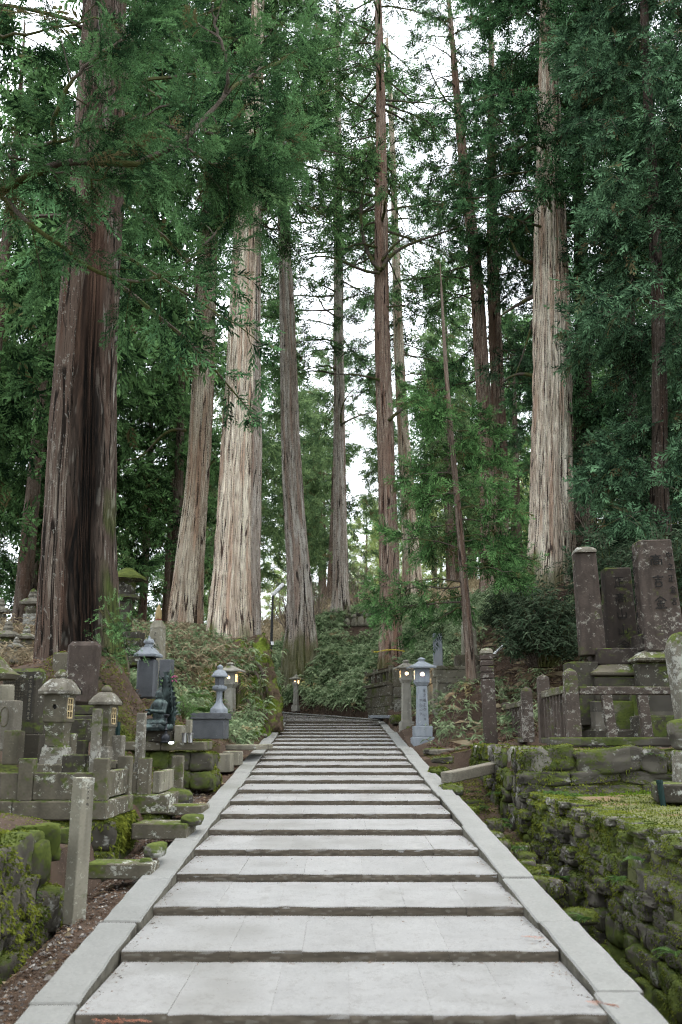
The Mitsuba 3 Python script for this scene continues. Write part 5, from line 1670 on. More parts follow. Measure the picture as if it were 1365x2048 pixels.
def wall_between(key, a, b, t, z0, z1, m, name='wall_block', b_=.012):
    d = b - a
    L = math.hypot(d[0], d[1])
    ang = math.degrees(math.atan2(d[1], d[0]))
    return part(key, name, worn(cbox(L, t, z1 - z0, b_, (L / 2, 0, 0)), .004, seed=L), m, frame((a[0], a[1], z0), ang))


zg = G1[2]
for a, b in ((G0, G1), (G1, G1 + (G2 - G1) * .5), (G1 + (G2 - G1) * .505, G2)):
    wall_between(k, a, b, .16, zg - .35, zg + 1.02, 'pale_old_stone')
    wall_between(k, a, b, .22, zg + 1.022, zg + 1.17, 'pale_old_stone', 'coping')
for a, b in ((G1, G1 + (G2 - G1) * .5), (G1 + (G2 - G1) * .505, G2), (G0, G1)):
    wall_between(k, a, b, .12, zg + 1.40, zg + 1.50, 'pale_old_stone', 'rail')
    for t in (.06, .36, .64, .94):
        p = a + (b - a) * t
        part(k, 'baluster', worn(cbox(.26 if t in (.06, .94) else .30, .10, .235, .02, (0, 0, 0)), .003), 'pale_old_stone', frame((p[0], p[1], zg + 1.168), math.degrees(math.atan2((b - a)[1], (b - a)[0]))))
block('pale blue upright slab above the granite enclosure', 'gravestone', at(877, 1338, 27.6), .26, .18, 1.02, 'blue_granite', 0, (0, 0), .01, 1, 'granite_stele', .0)
block('tall tan stele partly hidden by the thin young cedar', 'gravestone', at(940, 1330, 28.5), .46, .34, 1.70, 'pale_old_stone', 4, (0, 0), .02, .8, 'tan_stele', .006)
block('broad dark base under the tall tan stele', 'grave base', at(935, 1345, 28.0), .75, .5, .5, 'old_stone', 4, (0, 0), .02, .9, 'stele_plinth', .008)

# block wall with a balustrade at the head of the stairs
B0, B1, B2 = at(733, 1432, 34.0), at(786, 1432, 30.5), at(812, 1432, 30.7)
k = thing('block_wall', 'squared stone block wall topped with a small balustrade at the stair head', 'wall')
rb = R_(9)
d = B1 - B0
L = math.hypot(d[0], d[1])
ang = math.degrees(math.atan2(d[1], d[0]))
for row in range(3):
    s = 0.0
    while s < L - .05:
        w = min(rb.uniform(.55, .85), L - s)
        part(k, 'block', worn(cbox(w - .012, .34, .332, .018, (s + w / 2, 0, 0)), .006, seed=s + row), 'old_stone', frame((B0[0], B0[1], B0[2] - .10 + .335 * row), ang))
        s += w
for row in range(3):
    part(k, 'block', worn(cbox(.40, .34, .332, .02, (.23, 0, 0)), .008, seed=row), 'lichen_stone', frame((B1[0], B1[1], B1[2] - .10 + .335 * row), 4))
wall_between(k, B0, B1, .42, B0[2] + .91, B0[2] + 1.03, 'old_stone', 'coping')
for i in range(9):
    p = B0 + d * (.04 + .115 * i)
    tall = i in (0, 3, 8)
    part(k, 'baluster', worn(cbox(.15 if tall else .10, .15 if tall else .10, .52 if tall else .34, .012), .003), 'old_stone', frame((p[0], p[1], B0[2] + 1.028), ang))
wall_between(k, B0, B1, .13, B0[2] + 1.37, B0[2] + 1.46, 'old_stone', 'rail')
part(k, 'end_post', worn(cbox(.30, .30, .62, .014, (.15, 0, 0)), .005), 'old_stone', frame((B1[0], B1[1], B1[2] + .91), 4))
k = thing('grey_bridge_slab', 'thin grey slab beside the stair top in front of the block wall', 'slab')
part(k, 'slab', worn(cbox(1.0, .5, .09, .01), .004), 'blue_granite', frame(at(770, 1437, 30.0), 5))

# gatepost with bands
k = thing('brown_gatepost', 'tall brown gatepost with notched bands near its white top', 'gatepost')
Pq = at(983, 1494, 20.2)
Mq = frame(Pq - [0, 0, .15], -3, 0, -1.0)
z = 0.0
for h, w in ((1.58, .285), (.135, .275), (.135, .275), (.135, .27), (.13, .27)):
    part(k, 'shaft' if h > 1 else 'band', worn(cbox(w, w * .9, h - .012, .014, (0, 0, z)), .004, seed=z), 'brown_stone', Mq)
    z += h
part(k, 'cap', worn(lathe([(.135, z), (.135, z + .06), (.10, z + .10), (.04, z + .12)], 4), .004), 'pale_old_stone', Mq)
part(k, 'core', cbox(.22, .2, 2.1, .004), 'deep_brown_stone', Mq)

# stone railing round the brown tablets
k = thing('stone_railing', 'brown lichened stone railing with pointed posts around the big tablets', 'railing')


def rpost(P, w, h, m='speckled_brown', lean=0):
    M = frame(P - np.array([0, 0, .05]), -2, 0, lean)
    pr = [(w / 2, 0), (w / 2 * 1.0, .05), (w / 2 * .94, h - .05), (w / 2 * .92, h - .02), (w / 2 * .75, h + .02), (.01, h + .065)]
    part(k, 'post', worn(lathe(pr, 4), .004, seed=P[0]), m, M, smooth=30)


RC = at(1150, 1482, 14.7)
zr = RC[2]
rpost(RC, .205, 1.10, lean=-1.0)
RB = np.array([RC[0] + .10, RC[1] + 2.6, zr])
rpost(RB, .215, 1.16)
RB1 = np.array([RC[0] + .12, RC[1] + 4.35, zr])
rpost(RB1, .22, 1.02)
RB2 = np.array([RC[0] + .30, RC[1] + 8.0, zr])
rpost(RB2, .20, .85)


def slat_panel(a, b, n, h, m='speckled_brown', sw=.085):
    d = b - a
    L = math.hypot(d[0], d[1])
    ang = math.degrees(math.atan2(d[1], d[0]))
    part(k, 'rail', worn(cbox(L - .2, .13, .12, .012, (L / 2, 0, h)), .004, seed=L), 'old_stone', frame((a[0], a[1], zr), ang))
    part(k, 'sill', worn(cbox(L - .2, .2, .10, .012, (L / 2, 0, -.06)), .006, seed=L), 'mossy_rock', frame((a[0], a[1], zr), ang))
    for i in range(n):
        s = .1 + (L - .2) * (i + .5) / n
        part(k, 'baluster', worn(cbox(sw, .09, h - .04, .008, (s, 0, .04)), .003, seed=i), m, frame((a[0], a[1], zr), ang))


slat_panel(RC, RB, 8, .74)
slat_panel(RB1, RB2, 8, .66)
RR = RC + np.array([4.2, .0, .02])
part(k, 'rail', worn(cbox(4.4, .14, .125, .012, (2.3, 0, 0)), .005, seed=3), 'speckled_brown', frame((RC[0], RC[1], zr + .70), 0))
part(k, 'sill', worn(cbox(4.0, .30, .13, .015, (1.6, .02, -.08)), .008, seed=5), 'mossy_rock', frame((RC[0], RC[1], zr), 0))
for x, ln in ((.62, -5), (1.17, -4), (1.72, -4), (2.3, -2), (2.9, 0), (3.5, 2)):
    part(k, 'baluster', worn(cbox(.155, .13, .66, .010, (0, 0, .045)),   .004, seed=x), 'speckled_brown', frame((RC[0] + x - .03, RC[1], zr), 0, 0, ln))

# the three brown tablets and their bases
TB = 17.4
for lab, (u, v, zc), w, d, h, tp, m, lean, nm, arch in [
        ('leftmost brown tablet with a pale slanting rounded top', (1186, 1312, TB), .44, .34, 1.92, .92, 'brown_stone', -1.6, 'brown_tablet', True),
        ('darkest tablet with a flat top, middle of the three at right', (1248, 1335, TB + .3), .58, .40, 1.86, .86, 'deep_brown_stone', -1.0, 'dark_tablet', False),
        ('largest brown tablet with carved characters, right of the dark one', (1326, 1305, 17.0), .70, .52, 2.02, .87, 'brown_stone', -1.6, 'brown_tablet', False)]:
    P = at(u, v, zc)
    k, M = block(lab, 'gravestone', P, w, d, h, m, -2, (0, lean), .025, tp, nm, .010)
    if arch:
        part(k, 'top', worn(lathe([(w * .46, h - .02), (w * .44, h + .03), (w * .33, h + .08), (w * .1, h + .11)], 4), .006), 'lichen_stone', M, smooth=40)
    if '__' not in nm and 'carved' in lab:
        inscribe(k, ['tall', 'luck', 'gold'], .24, .22, .17, 'dark_inside', M @ frame((-.02, -.262, 1.75), 0, -.9), .004, .12)
        inscribe(k, pick(5, 9), .13, .13, .08, 'dark_inside', M @ frame((.22, -.258, 1.78), 0, -.9), .004, .13)
        inscribe(k, pick(6, 19), .20, .18, .09, 'dark_inside', M @ frame((-.353, .0, 1.85), -90, 0) @ frame((0, 0, 0), 0, -1.2), .004, .13)
    if nm == 'dark_tablet':
        inscribe(k, pick(5, 29), .22, .20, .10, 'dark_inside', M @ frame((0, -.203, 1.68), 0, -.8), .003, .10)
key = thing('stacked_plinth', 'stacked dark bases with roof shaped carved stones under the brown tablets', 'grave base')
x0, y0 = at(1128, 1370, 16.9)[:2]
zb0 = zr
part(key, 'side_block', worn(cbox(.50, .6, 1.12, .015), .006), 'dark_old_stone', frame((x0 + .40, y0 + .35, zb0 + .25), 0))
part(key, 'side_block__inscription', column(pick(7, 3), .06, .05, .02, .002, .13), 'carving', frame((x0 + .148, y0 + .35, zb0 + 1.28), -90), smooth=False)
cx1 = at(1230, 1340, 17.4)[0]
cx2 = at(1330, 1310, 17.0)[0]
for cx, dy, zt, w in ((cx1, .1, 1.62, .95), (cx2, -.15, 1.85, 1.1)):
    part(key, 'upper_block', worn(cbox(w * .82, .7, .30, .02), .008, seed=w), 'deep_brown_stone', frame((cx, y0 + dy + .35, zb0 + zt - .30)))
    part(key, 'carved_roof', worn(lathe([(w * .50, 0), (w * .57, .03), (w * .58, .07), (w * .50, .12), (w * .40, .20), (w * .36, .22)], 4), .012, seed=w), 'old_stone', frame((cx, y0 + dy + .35, zb0 + zt - .52)), smooth=30)
    part(key, 'step', worn(cbox(w * 1.05, .9, .42, .02), .01, seed=w + 1), 'dark_old_stone', frame((cx, y0 + dy + .3, zb0 + zt - .945)))
    part(key, 'step', worn(cbox(w * 1.25, 1.1, .50, .02), .01, seed=w + 2), 'mossy_rock', frame((cx, y0 + dy + .2, zb0 + zt - 1.45)))
    part(key, 'step', worn(cbox(w * 1.4, 1.3, .55, .02), .01, seed=w + 3), 'dark_old_stone', frame((cx, y0 + dy + .1, zb0 + zt - 1.99)))
# round headed stone at the right edge
k = thing('round_headed_stone', 'pale lichen streaked round topped stone leaning at the right edge', 'gravestone')
Pe = at(1398, 1486, 13.9)
v, f = worn(cbox(.50, .34, 1.62, .03, taper=.80), .012, sub=3, seed=3)
v[:, 2] -= np.maximum(0, v[:, 2] - 1.25) * 0 + .22 * (np.clip(np.abs(v[:, 0]) / .2, 0, 1) ** 2) * (v[:, 2] > 1.4)
put('body', xf((v, f), frame(Pe, 3, 0, -6.5)), 'lichen_stone', k, smooth=40)
v, f = boulder(.5, .4, .5, 4, 3, .5, .15)
put('foot_rock', (v + at(1372, 1470, 13.6), f), 'mossy_rock', k, smooth=50)
block('small lichened pillar below the lawn wall at the right edge', 'pillar', sit(at(1365, 1574, 12.2), .1), .20, .2, .55, 'lichen_stone', 0, (0, 2), .014, .9, 'short_pillar', .008)
k = thing('edging_stone', 'dark stone edging with a mossy top at the right end of the lawn', 'edging')
part(k, 'stone', worn(cbox(1.2, .9, .22, .02, (.55, .4, 0)), .008), 'dark_old_stone', frame(at(1322, 1606, 11.6) , -14))
k = thing('green_tube', 'dark green plastic tube stuck upright in the lawn', 'tube')
part(k, 'tube', lathe([(.032, -.05), (.036, .2), (.036, .235), (.041, .24), (.041, .275), (.034, .278), (.03, .2)], 16), 'green_plastic', frame(at(1327, 1608, 11.5), 0, 0, -5))
# beams across the ditch
for lab, a, b, t, w in (('weathered beam propped from the kerb onto the right wall', at(893, 1556, 15.2), at(1008, 1531, 17.0), .17, .20),
                        ('flat weathered beam bridging the ditch below the brown gatepost', at(866, 1505, 20.2), at(946, 1500, 20.6), .10, .34),
                        ('mossy beam lying on the rubble behind the gatepost', at(905, 1458, 23.2), at(968, 1425, 23.0), .14, .24)):
    k = thing('weathered_beam', lab, 'beam')
    d = b - a
    L = np.linalg.norm(d)
    M = frame(a, math.degrees(math.atan2(d[1], d[0])), 0, -math.degrees(math.asin(d[2] / L)))
    part(k, 'beam', worn(cbox(L, w, t, .012, (L / 2, 0, -t / 2)), .008, seed=L), 'plank_wood', M)
k = thing('mossy_kerb_stone', 'mossy flat stones at the foot of the blue grey lantern', 'rock')
for i, (u, v, zc, s) in enumerate([(868, 1503, 20.5, (.5, .4, .14)), (885, 1520, 18.6, (.45, .5, .16)), (878, 1545, 17.0, (.36, .6, .16)), (905, 1580, 14.8, (.4, .5, .2)), (800, 1440, 27.8, (.7, .5, .3)), (830, 1460, 24.8, (.5, .5, .2))]):
    vv, f = boulder(*s, 700 + i, 3, .6, .14)
    P = vv + at(u, v, zc)
    put('stone', (P, f), 'mossy_rock', k, smooth=50)
    MOSSY.append((P, f, np.array([0, -.5, 1.0])))
# rubble below the granite enclosure
k = thing('rubble_heap', 'tumbled mossy rubble between the tall lanterns and the brown gatepost', 'rubble')
rr = R_(15)
for i in range(26):
    u, v = rr.uniform(872, 965), rr.uniform(1395, 1490)
    zc = 24.6 - (v - 1395) / 95 * 2.6 + rr.uniform(-.2, .2)
    vv, f = boulder(rr.uniform(.3, .7), rr.uniform(.3, .5), rr.uniform(.22, .42), 800 + i, 2, .6, .18)
    P = vv @ rot([0, 1, 0], rr.uniform(-20, 20))[:3, :3].T + at(u, v, zc) - [0, 0, .08]
    put('rock', (P, f), 'dry_rock' if rr.random() < .35 else 'mossy_rock', k, smooth=50)
    MOSSY.append((P, f, np.array([0, -.5, .8])))
k = thing('handrail_tube', 'white painted tube slanting up the leaf littered slope at right', 'handrail')
part(k, 'tube', tube([at(988, 1309, 26.0), at(1028, 1272, 27.0)], .035, 8), 'white_paint', smooth=True)
part(k, 'foot', cbox(.35, .25, .10, .01), 'old_stone', frame(at(984, 1316, 25.9)))
k = thing('yellow_tape', 'yellow tape tied round the foot of the reddish cedar', 'tape')
pc_, rr_ = along_trunk(i6, hpix(i6, 1302, 34))
a = np.linspace(0, 2 * np.pi, 40)
v, f = tube(np.stack([pc_[0] + (rr_ * 1.28) * np.cos(a), pc_[1] + (rr_ * 1.28) * np.sin(a), pc_[2] + .02 * np.sin(3 * a)], 1), .018, 4, False)
put('band', (v, f), 'yellow_tape', k)


ORD2 = ['first', 'second', 'third', 'fourth', 'fifth']
ROWS = ['front', 'middle', 'back']


def little_buddha(P, s, i):
    k = thing('small_buddha', f'{ORD2[i // 3]} from the left in the {ROWS[i % 3]} row of little stone figures on the bank', 'statue', 'huddle of little stone figures')
    M = frame(P, rng.uniform(-25, 25))
    part(k, 'body', worn(lathe([(.17 * s, 0), (.21 * s, .08 * s), (.20 * s, .22 * s), (.15 * s, .40 * s), (.07 * s, .50 * s)], 14), .01 * s, sub=0, seed=i), 'old_stone' if i % 3 else 'pale_old_stone', M, smooth=True)
    part(k, 'head', xf(boulder(.24 * s, .24 * s, .27 * s, i, 2, .1, .06), frame((0, 0, .60 * s))), 'pale_old_stone' if i % 2 else 'mossy_rock', M, smooth=True)


for i in range(15):
    u = 694 + 4.7 * i + rng.uniform(-1.5, 1.5)
    little_buddha(hit(u, 1252) + np.array([0, .45 * (i % 3), .16 * (i % 3) - .04]), .95 + rng.uniform(-.15, .15), i)


# ---------------------------------------------------------------- undergrowth
def blades(P, D, L, W, r, bend=.0):
    """Thin leaves of two triangles at P along D."""
    P, D = np.asarray(P), unit(D)
    S = unit(np.cross(D, unit(r.normal(0, 1, (len(P), 3)))))
    L, W = np.broadcast_to(L, len(P))[:, None], np.broadcast_to(W, len(P))[:, None]
    mid = P + D * L * .45
    tip = P + D * L + np.array([0, 0, -1.0]) * L * bend
    a = np.stack([P, mid + S * W / 2, mid - S * W / 2], 1)
    b = np.stack([mid + S * W / 2, tip, mid - S * W / 2], 1)
    return np.concatenate([a, b])


def sasa(name, label, xy, leaf, r, hgt=(.35, .8), n_leaf=9, L=.24, W=.045):
    """Bamboo grass: stems with whorls of long leaves."""
    z = ground(xy[:, 0], xy[:, 1], True)
    out = []
    n = len(xy)
    h = r.uniform(*hgt, n)
    top = np.stack([xy[:, 0] + r.normal(0, .18, n), xy[:, 1] + r.normal(0, .18, n) - .08, z + h], 1)
    base = np.stack([xy[:, 0], xy[:, 1], z - .05], 1)
    d = top - base
    s = unit(np.cross(d, [0, 1.0, 0])) * .006
    stem = np.stack([base - s, base + s, top], 1)
    for j in range(n_leaf):
        t = r.uniform(.55, 1.02, n)[:, None]
        p = base + d * t
        a = r.uniform(0, 2 * np.pi, n)
        D = np.stack([np.cos(a), np.sin(a), r.normal(.05, .4, n)], 1)
        out.append(blades(p, D, L * r.uniform(.6, 1.2, n), W * r.uniform(.7, 1.2, n), r, .35))
    k = put(name, tri_cloud(np.concatenate(out + [stem])), leaf)
    labels[k] = {'label': label, 'category': 'bamboo grass', 'kind': 'stuff'}
    return k


rs = R_(91)
JB = hit(727, 1252)


def region(n, xr, yr, test=None):
    xy = np.stack([rs.uniform(*xr, n), rs.uniform(*yr, n)], 1)
    if test is not None:
        xy = xy[test(xy[:, 0], xy[:, 1])]
    return xy


off2 = lambda x, y: np.abs(x - xc2(y)) > 2.1
sasa('sasa_bank', 'dense green bamboo grass covering the bank above the stair head', region(8500, (-5.5, 3.8), (34.0, 47), lambda x, y: off2(x, y) & (x - xc2(y) > 2.1) & ((x + 1.85) ** 2 + ((y - 37.8) * .8) ** 2 > .45) & ((x - JB[0]) ** 2 / 1.3 + (y - JB[1] + .2) ** 2 > .9)), 'sasa_leaf', rs, (.2, .6), 9, .36, .075)
sasa('sasa_patch', 'green bamboo grass on the slope behind the granite enclosure', region(2600, (2.0, 7.0), (30, 42), lambda x, y: (x > 2.2)), 'sasa_leaf', rs, (.3, .8), 9, .27, .05)
sasa('sasa_sprinkle', 'sparse bamboo grass on the littered ground between the lanterns and the railing', region(1500, (2.2, 7.5), (20.6, 30), lambda x, y: meshkit.noise(np.c_[x * .7, y * .7, x * 0]) > .40), 'sasa_leaf', rs, (.12, .4), 7, .20, .04)
sasa('sasa_scrub', 'dry tangled bamboo grass around the feet of the pale cedars at left', region(1300, (-6.4, -2.4), (25.6, 31), lambda x, y: x < -2.5), 'dry_sasa', rs, (.2, .5), 9, .22, .03)
sasa('sasa_fringe', 'green bamboo grass leaves among the dry scrub left of the stairs', region(1900, (-6.2, -2.1), (22.5, 33)), 'sasa_leaf', rs, (.15, .5), 8, .24, .045)
sasa('sasa_left', 'bamboo grass left of the second flight behind the mossy mound', region(900, (-7.5, -3.5), (34, 45), lambda x, y: off2(x, y) & (x < xc2(y))), 'sasa_leaf', rs, (.3, .8))
sasa('sasa_edge', 'sparse bamboo grass and litter at the far left behind the graves', region(500, (-9.5, -5.2), (19, 27)), 'dry_sasa', rs, (.2, .5), 8, .22, .03)
sasa('sasa_slope', 'scattered bamboo grass over the upper right slope', region(700, (5.5, 12), (22, 34)), 'sasa_dark', rs, (.4, 1.0), 9, .25, .045)
k = put('dry_grass', tri_cloud(blades(np.c_[(g := region(9000, (-6, 12), (48, 62))), ground(g[:, 0], g[:, 1])], rs.normal(0, .5, (len(g), 3)) + [0, -.2, .8], rs.uniform(.4, 1.0, len(g)), .03, rs, .3)), 'dry_grass')
labels[k] = {'label': 'pale dry grass on the crest behind the little stone figures', 'category': 'grass', 'kind': 'stuff'}


def shrub(label, P, rad, h, n, leaf, seed, Lf=.20, Wf=.042):
    """Leafy bush with whorled long leaves on arching stems."""
    k = thing('bamboo_shrub', label, 'shrub')
    r = R_(seed)
    out, st = [], MB()
    for i in range(n):
        a, e = r.uniform(0, 2 * np.pi), math.sqrt(r.uniform(.02, 1))
        tip = np.array([math.cos(a) * rad * e, math.sin(a) * rad * e, h * (1.05 - .55 * e * e) * r.uniform(.35, 1.05)])
        Q = spline([P + tip * [.3, .3, 0], P + tip * [.7, .7, .7], P + tip], 6)
        st.add(*tube(Q, np.linspace(.010, .004, 6), 3, False))
        for t in (.55, .75, .9, 1.0):
            c = P + tip * [.3 + .7 * t, .3 + .7 * t, t]
            m = 7
            aa = r.uniform(0, 2 * np.pi, m)
            D = np.stack([np.cos(aa), np.sin(aa), r.normal(.0, .35, m)], 1)
            out.append(blades(np.tile(c, (m, 1)) + r.normal(0, .03, (m, 3)), D, Lf * r.uniform(.7, 1.2, m), Wf, r, .30))
    put('foliage', tri_cloud(np.concatenate(out)), leaf, k)
    put('stem', st, 'limb_bark', k)
    labels[k + '__stem'] = {'kind': 'stuff'}


shrub('big dark bamboo grass shrub left of the brown tablets', at(1085, 1335, 22.5), 1.05, 2.0, 230, 'sasa_dark', 7)
shrub('lower dark shrub spilling over the litter below the great right cedar', at(1030, 1262, 26.5), .9, 1.2, 120, 'sasa_dark', 8)
shrub('dark shrub behind the largest brown tablet at the right edge', at(1345, 1240, 20.5), 1.1, 2.2, 150, 'sasa_dark', 9)
shrub('dark leafy shrub between the two left brown tablets and the hinoki', at(1225, 1200, 22.5), 1.0, 1.6, 130, 'sasa_dark', 10)


def fern(label, P, out_dir, s, seed, nf=7, group=None):
    k = thing('fern', label, 'fern', group)
    r = R_(seed)
    tr = []
    o = unit(out_dir)
    for i in range(nf):
        a = r.uniform(-1.2, 1.2)
        d = unit(np.array([o[0] * math.cos(a) - o[1] * math.sin(a), o[0] * math.sin(a) + o[1] * math.cos(a), r.uniform(.35, .9)]))
        L = s * r.uniform(.7, 1.1)
        side = unit(np.cross(d, [0, 0, 1]))
        prev = None
        n = 13
        for j in range(n + 1):
            t = j / n
            p = P + d * L * t + np.array([0, 0, -.55 * L * t * t])
            if prev is not None:
                w = side * .004 * s / .3
                tr += [(prev - w, p, prev + w)]
                pl = L * .34 * math.sin(math.pi * (.12 + .85 * t)) ** .8 * (1.05 - .5 * t)
                for sg in (-1, 1):
                    dd = unit(side * sg + d * .45 + np.array([0, 0, -.1]))
                    tr += kite(p, dd, unit(d), pl, L * .055)
            prev = p
    put('frond', tri_cloud(np.array(tr)), 'fern_leaf', k)


wl = lambda y, z: np.array([WALLR - .24, y, z])
for i, (lab, P, o, s, nf) in enumerate([
        ('fern at the left edge low on the mossy boulders', at(40, 1800, 7.55), (1, -.6, 0), .26, 6),
        ('fern cut by the left edge beside its neighbour', at(4, 1850, 7.2), (1, -.6, 0), .22, 5),
        ('pair of ferns left of the lawn corner on the front wall', at(1112, 1592, 13.4), (-.3, -1, 0), .34, 7),
        ('fern right beside the corner pair on the front wall', at(1138, 1594, 13.4), (.5, -1, 0), .30, 6),
        ('small fern high on the boulder wall below the railing', at(1306, 1512, 13.9), (0, -1, 0), .26, 5),
        ('small fern midway on the boulder wall', at(1232, 1535, 13.9), (0, -1, 0), .26, 5),
        ('fern low on the long right wall', wl(7.6, -.05), (-1, -.3, 0), .24, 6),
        ('pale fern halfway along the long right wall', wl(8.9, .28), (-1, -.3, 0), .24, 6),
        ('fern just under the coping of the long right wall', wl(8.3, .52), (-1, -.3, 0), .18, 5),
        ('fern near the bottom right corner of the picture', wl(6.1, -.25), (-1, -.3, 0), .26, 6),
        ('fern beside the propped beam on the upper right wall', wl(15.6, .62), (-1, -.3, 0), .26, 6),
        ('fern below the propped beam near the ditch', wl(14.6, .28), (-1, -.3, 0), .28, 6),
        ('broad leaved fern left of the small round lantern', at(408, 1425, 20.5), (.6, -1, 0), .55, 9),
        ('fern on the mossy mound above the small round lantern', at(395, 1395, 21.5), (.2, -1, 0), .5, 8),
        ('small fern in the rubble near the brown gatepost', at(935, 1468, 22.2), (-.2, -1, 0), .28, 7)]):
    fern(lab, P, np.array(o, float), s, 60 + i, nf)

rd = R_(44)
k = thing('ditch_rubble', 'mossy stones along the outer foot of the right kerb', 'rubble')
for i in range(34):
    y = rd.uniform(9.5, 21.5)
    x = 1.88 + rd.uniform(0, .5)
    vv, f = boulder(rd.uniform(.16, .4), rd.uniform(.2, .45), rd.uniform(.12, .26), 900 + i, 2, .6, .18)
    P = vv + [x, y, zs(y) - .25 - .5 * (x - 1.88)]
    put('rock', (P, f), 'mossy_rock', k, smooth=50)
    MOSSY.append((P, f, np.array([0, -.3, 1.0])))
for i in range(7):
    y = 9.5 + 1.7 * i
    fern(f'{ORD2[i] if i < 5 else ("sixth", "seventh")[i - 5]} fern from the front growing in the ditch right of the stairs', np.array([2.35 + .1 * rd.uniform(-1, 1), y, zs(y) - .42]), np.array([-.7, -.7, 0]), .30, 200 + i, 7)

# small leafy branches on the giant cedar's mossy foot
rb = R_(33)
for i, (u, v, zc, lab) in enumerate([(226, 1240, 16.2, 'young fern green conifer shoots on the mossy flank of the giant cedar'), (212, 1300, 15.9, 'lower conifer shoots beside the reddish brown tablet'), (248, 1280, 16.0, 'conifer shoots right of the mossy root')]):
    k = thing('conifer_shoots', lab, 'plant')
    P = at(u, v, zc)
    n = 44
    A = P + rb.normal(0, 1, (n, 3)) * [.22, .15, .22]
    put('foliage', tri_cloud(place_sprays(A, rb.normal(0, .6, (n, 3)) + [.3, -.6, -.1], rb.uniform(.14, .26, n), 'fine', rb)), 'needle_mid', k)
    tw = MB()
    for _ in range(5):
        q_ = P + rb.normal(0, .16, 3)
        tw.add(*tube([P + [0, .25, -.1], (P + q_) / 2, q_], [.012, .008, .004], 4, False))
    put('twig', tw, 'limb_bark', k)

# ---------------------------------------------------------------- moss, litter, pebbles, fallen bits
rm = R_(17)


def sample(P, f, n, r):
    t = P[f]
    a = np.linalg.norm(np.cross(t[:, 1] - t[:, 0], t[:, 2] - t[:, 0]), axis=1)
    i = r.choice(len(f), n, p=a / a.sum())
    u = r.uniform(0, 1, (n, 2))
    fl = u.sum(1) > 1
    u[fl] = 1 - u[fl]
    n_ = unit(np.cross(t[i, 1] - t[i, 0], t[i, 2] - t[i, 0]))
    return t[i, 0] + u[:, :1] * (t[i, 1] - t[i, 0]) + u[:, 1:] * (t[i, 2] - t[i, 0]), n_


MP, MN = [], []
for P, f, nrm in MOSSY:
    c = P.mean(0)
    ext = np.ptp(P, axis=0).max()
    dens = int(np.clip(7000 * ext * ext * min(1, (9.5 / max(c[1], 6)) ** 2), 14, 1700))
    p, n_ = sample(P, f, dens, rm)
    keep = (n_ @ unit(nrm) > .05) | (n_[:, 2] > .3)
    m = .6 * meshkit.noise(p * 1.7 + 5) + .4 * meshkit.noise(p * 6.0) + .16 * n_[:, 2]
    keep &= m > .51
    MP.append(p[keep]), MN.append(n_[keep])
MP, MN = np.vstack(MP), np.vstack(MN)
n = len(MP)
dist = np.clip(MP[:, 1] / 9, .8, 2.2) * np.where((MP[:, 0] < 0) & (MP[:, 1] < 13), 1.7, 1.0)
k = put('wall_moss', tri_cloud(blades(MP - MN * .006, MN * .8 + rm.normal(0, .5, (n, 3)) + [0, 0, -.22], rm.uniform(.012, .034, n) * dist, .013 * dist, rm, .3)), 'moss_tuft')
labels[k] = {'label': 'hanging yellow green moss on the boulders of the walls', 'category': 'moss', 'kind': 'stuff'}

# lawn: short mossy grass
xy = np.stack([WALLR + .05 + 5.2 * rm.uniform(0, 1, 26000) ** 1.2, rm.uniform(6.2, 14.3, 26000)], 1)
zz = ground(xy[:, 0], xy[:, 1])
msk = (meshkit.noise(np.c_[xy * 1.5, xy[:, :1] * 0]) * .6 + meshkit.noise(np.c_[xy * 6, xy[:, :1] * 0]) * .4) > .42
xy, zz = xy[msk], zz[msk]
n = len(xy)
k = put('lawn_grass', tri_cloud(blades(np.c_[xy, zz - .005], rm.normal(0, .55, (n, 3)) + [0, 0, .8], rm.uniform(.02, .055, n), .012, rm, .2)), 'moss_tuft')
labels[k] = {'label': 'short mossy grass of the lawn on the right', 'category': 'grass', 'kind': 'stuff'}
xy = np.stack([rm.uniform(2.8, 8, 1500), 14.05 + rm.normal(0, .22, 1500)], 1)
xy = xy[xy[:, 1] < 14.3]
k = put('clover', tri_cloud(blades(np.c_[xy, ground(xy[:, 0], xy[:, 1])], rm.normal(0, .6, (len(xy), 3)) + [0, -.2, .7], rm.uniform(.03, .08, len(xy)), .025, rm, .2)), 'moss_bright')
labels[k] = {'label': 'small green weeds along the foot of the boulder wall', 'category': 'weeds', 'kind': 'stuff'}

# bright moss on the mounds at left
def moss_patch(name, label, xr, yr, n, leaf, L, thr, test=None):
    xy = np.stack([rm.uniform(*xr, n), rm.uniform(*yr, n)], 1)
    if test is not None:
        xy = xy[test(xy[:, 0], xy[:, 1])]
    z = ground(xy[:, 0], xy[:, 1])
    m = meshkit.noise(np.c_[xy * 1.6, z * 1.6]) * .6 + meshkit.noise(np.c_[xy * 6, z * 6]) * .4
    xy, z = xy[m > thr], z[m > thr]
    k = put(name, tri_cloud(blades(np.c_[xy, z - .01], rm.normal(0, .5, (len(xy), 3)) + [.1, -.1, .7], rm.uniform(.5, 1.2, len(xy)) * L, L * .3, rm, .5)), leaf)
    labels[k] = {'label': label, 'category': 'moss', 'kind': 'stuff'}


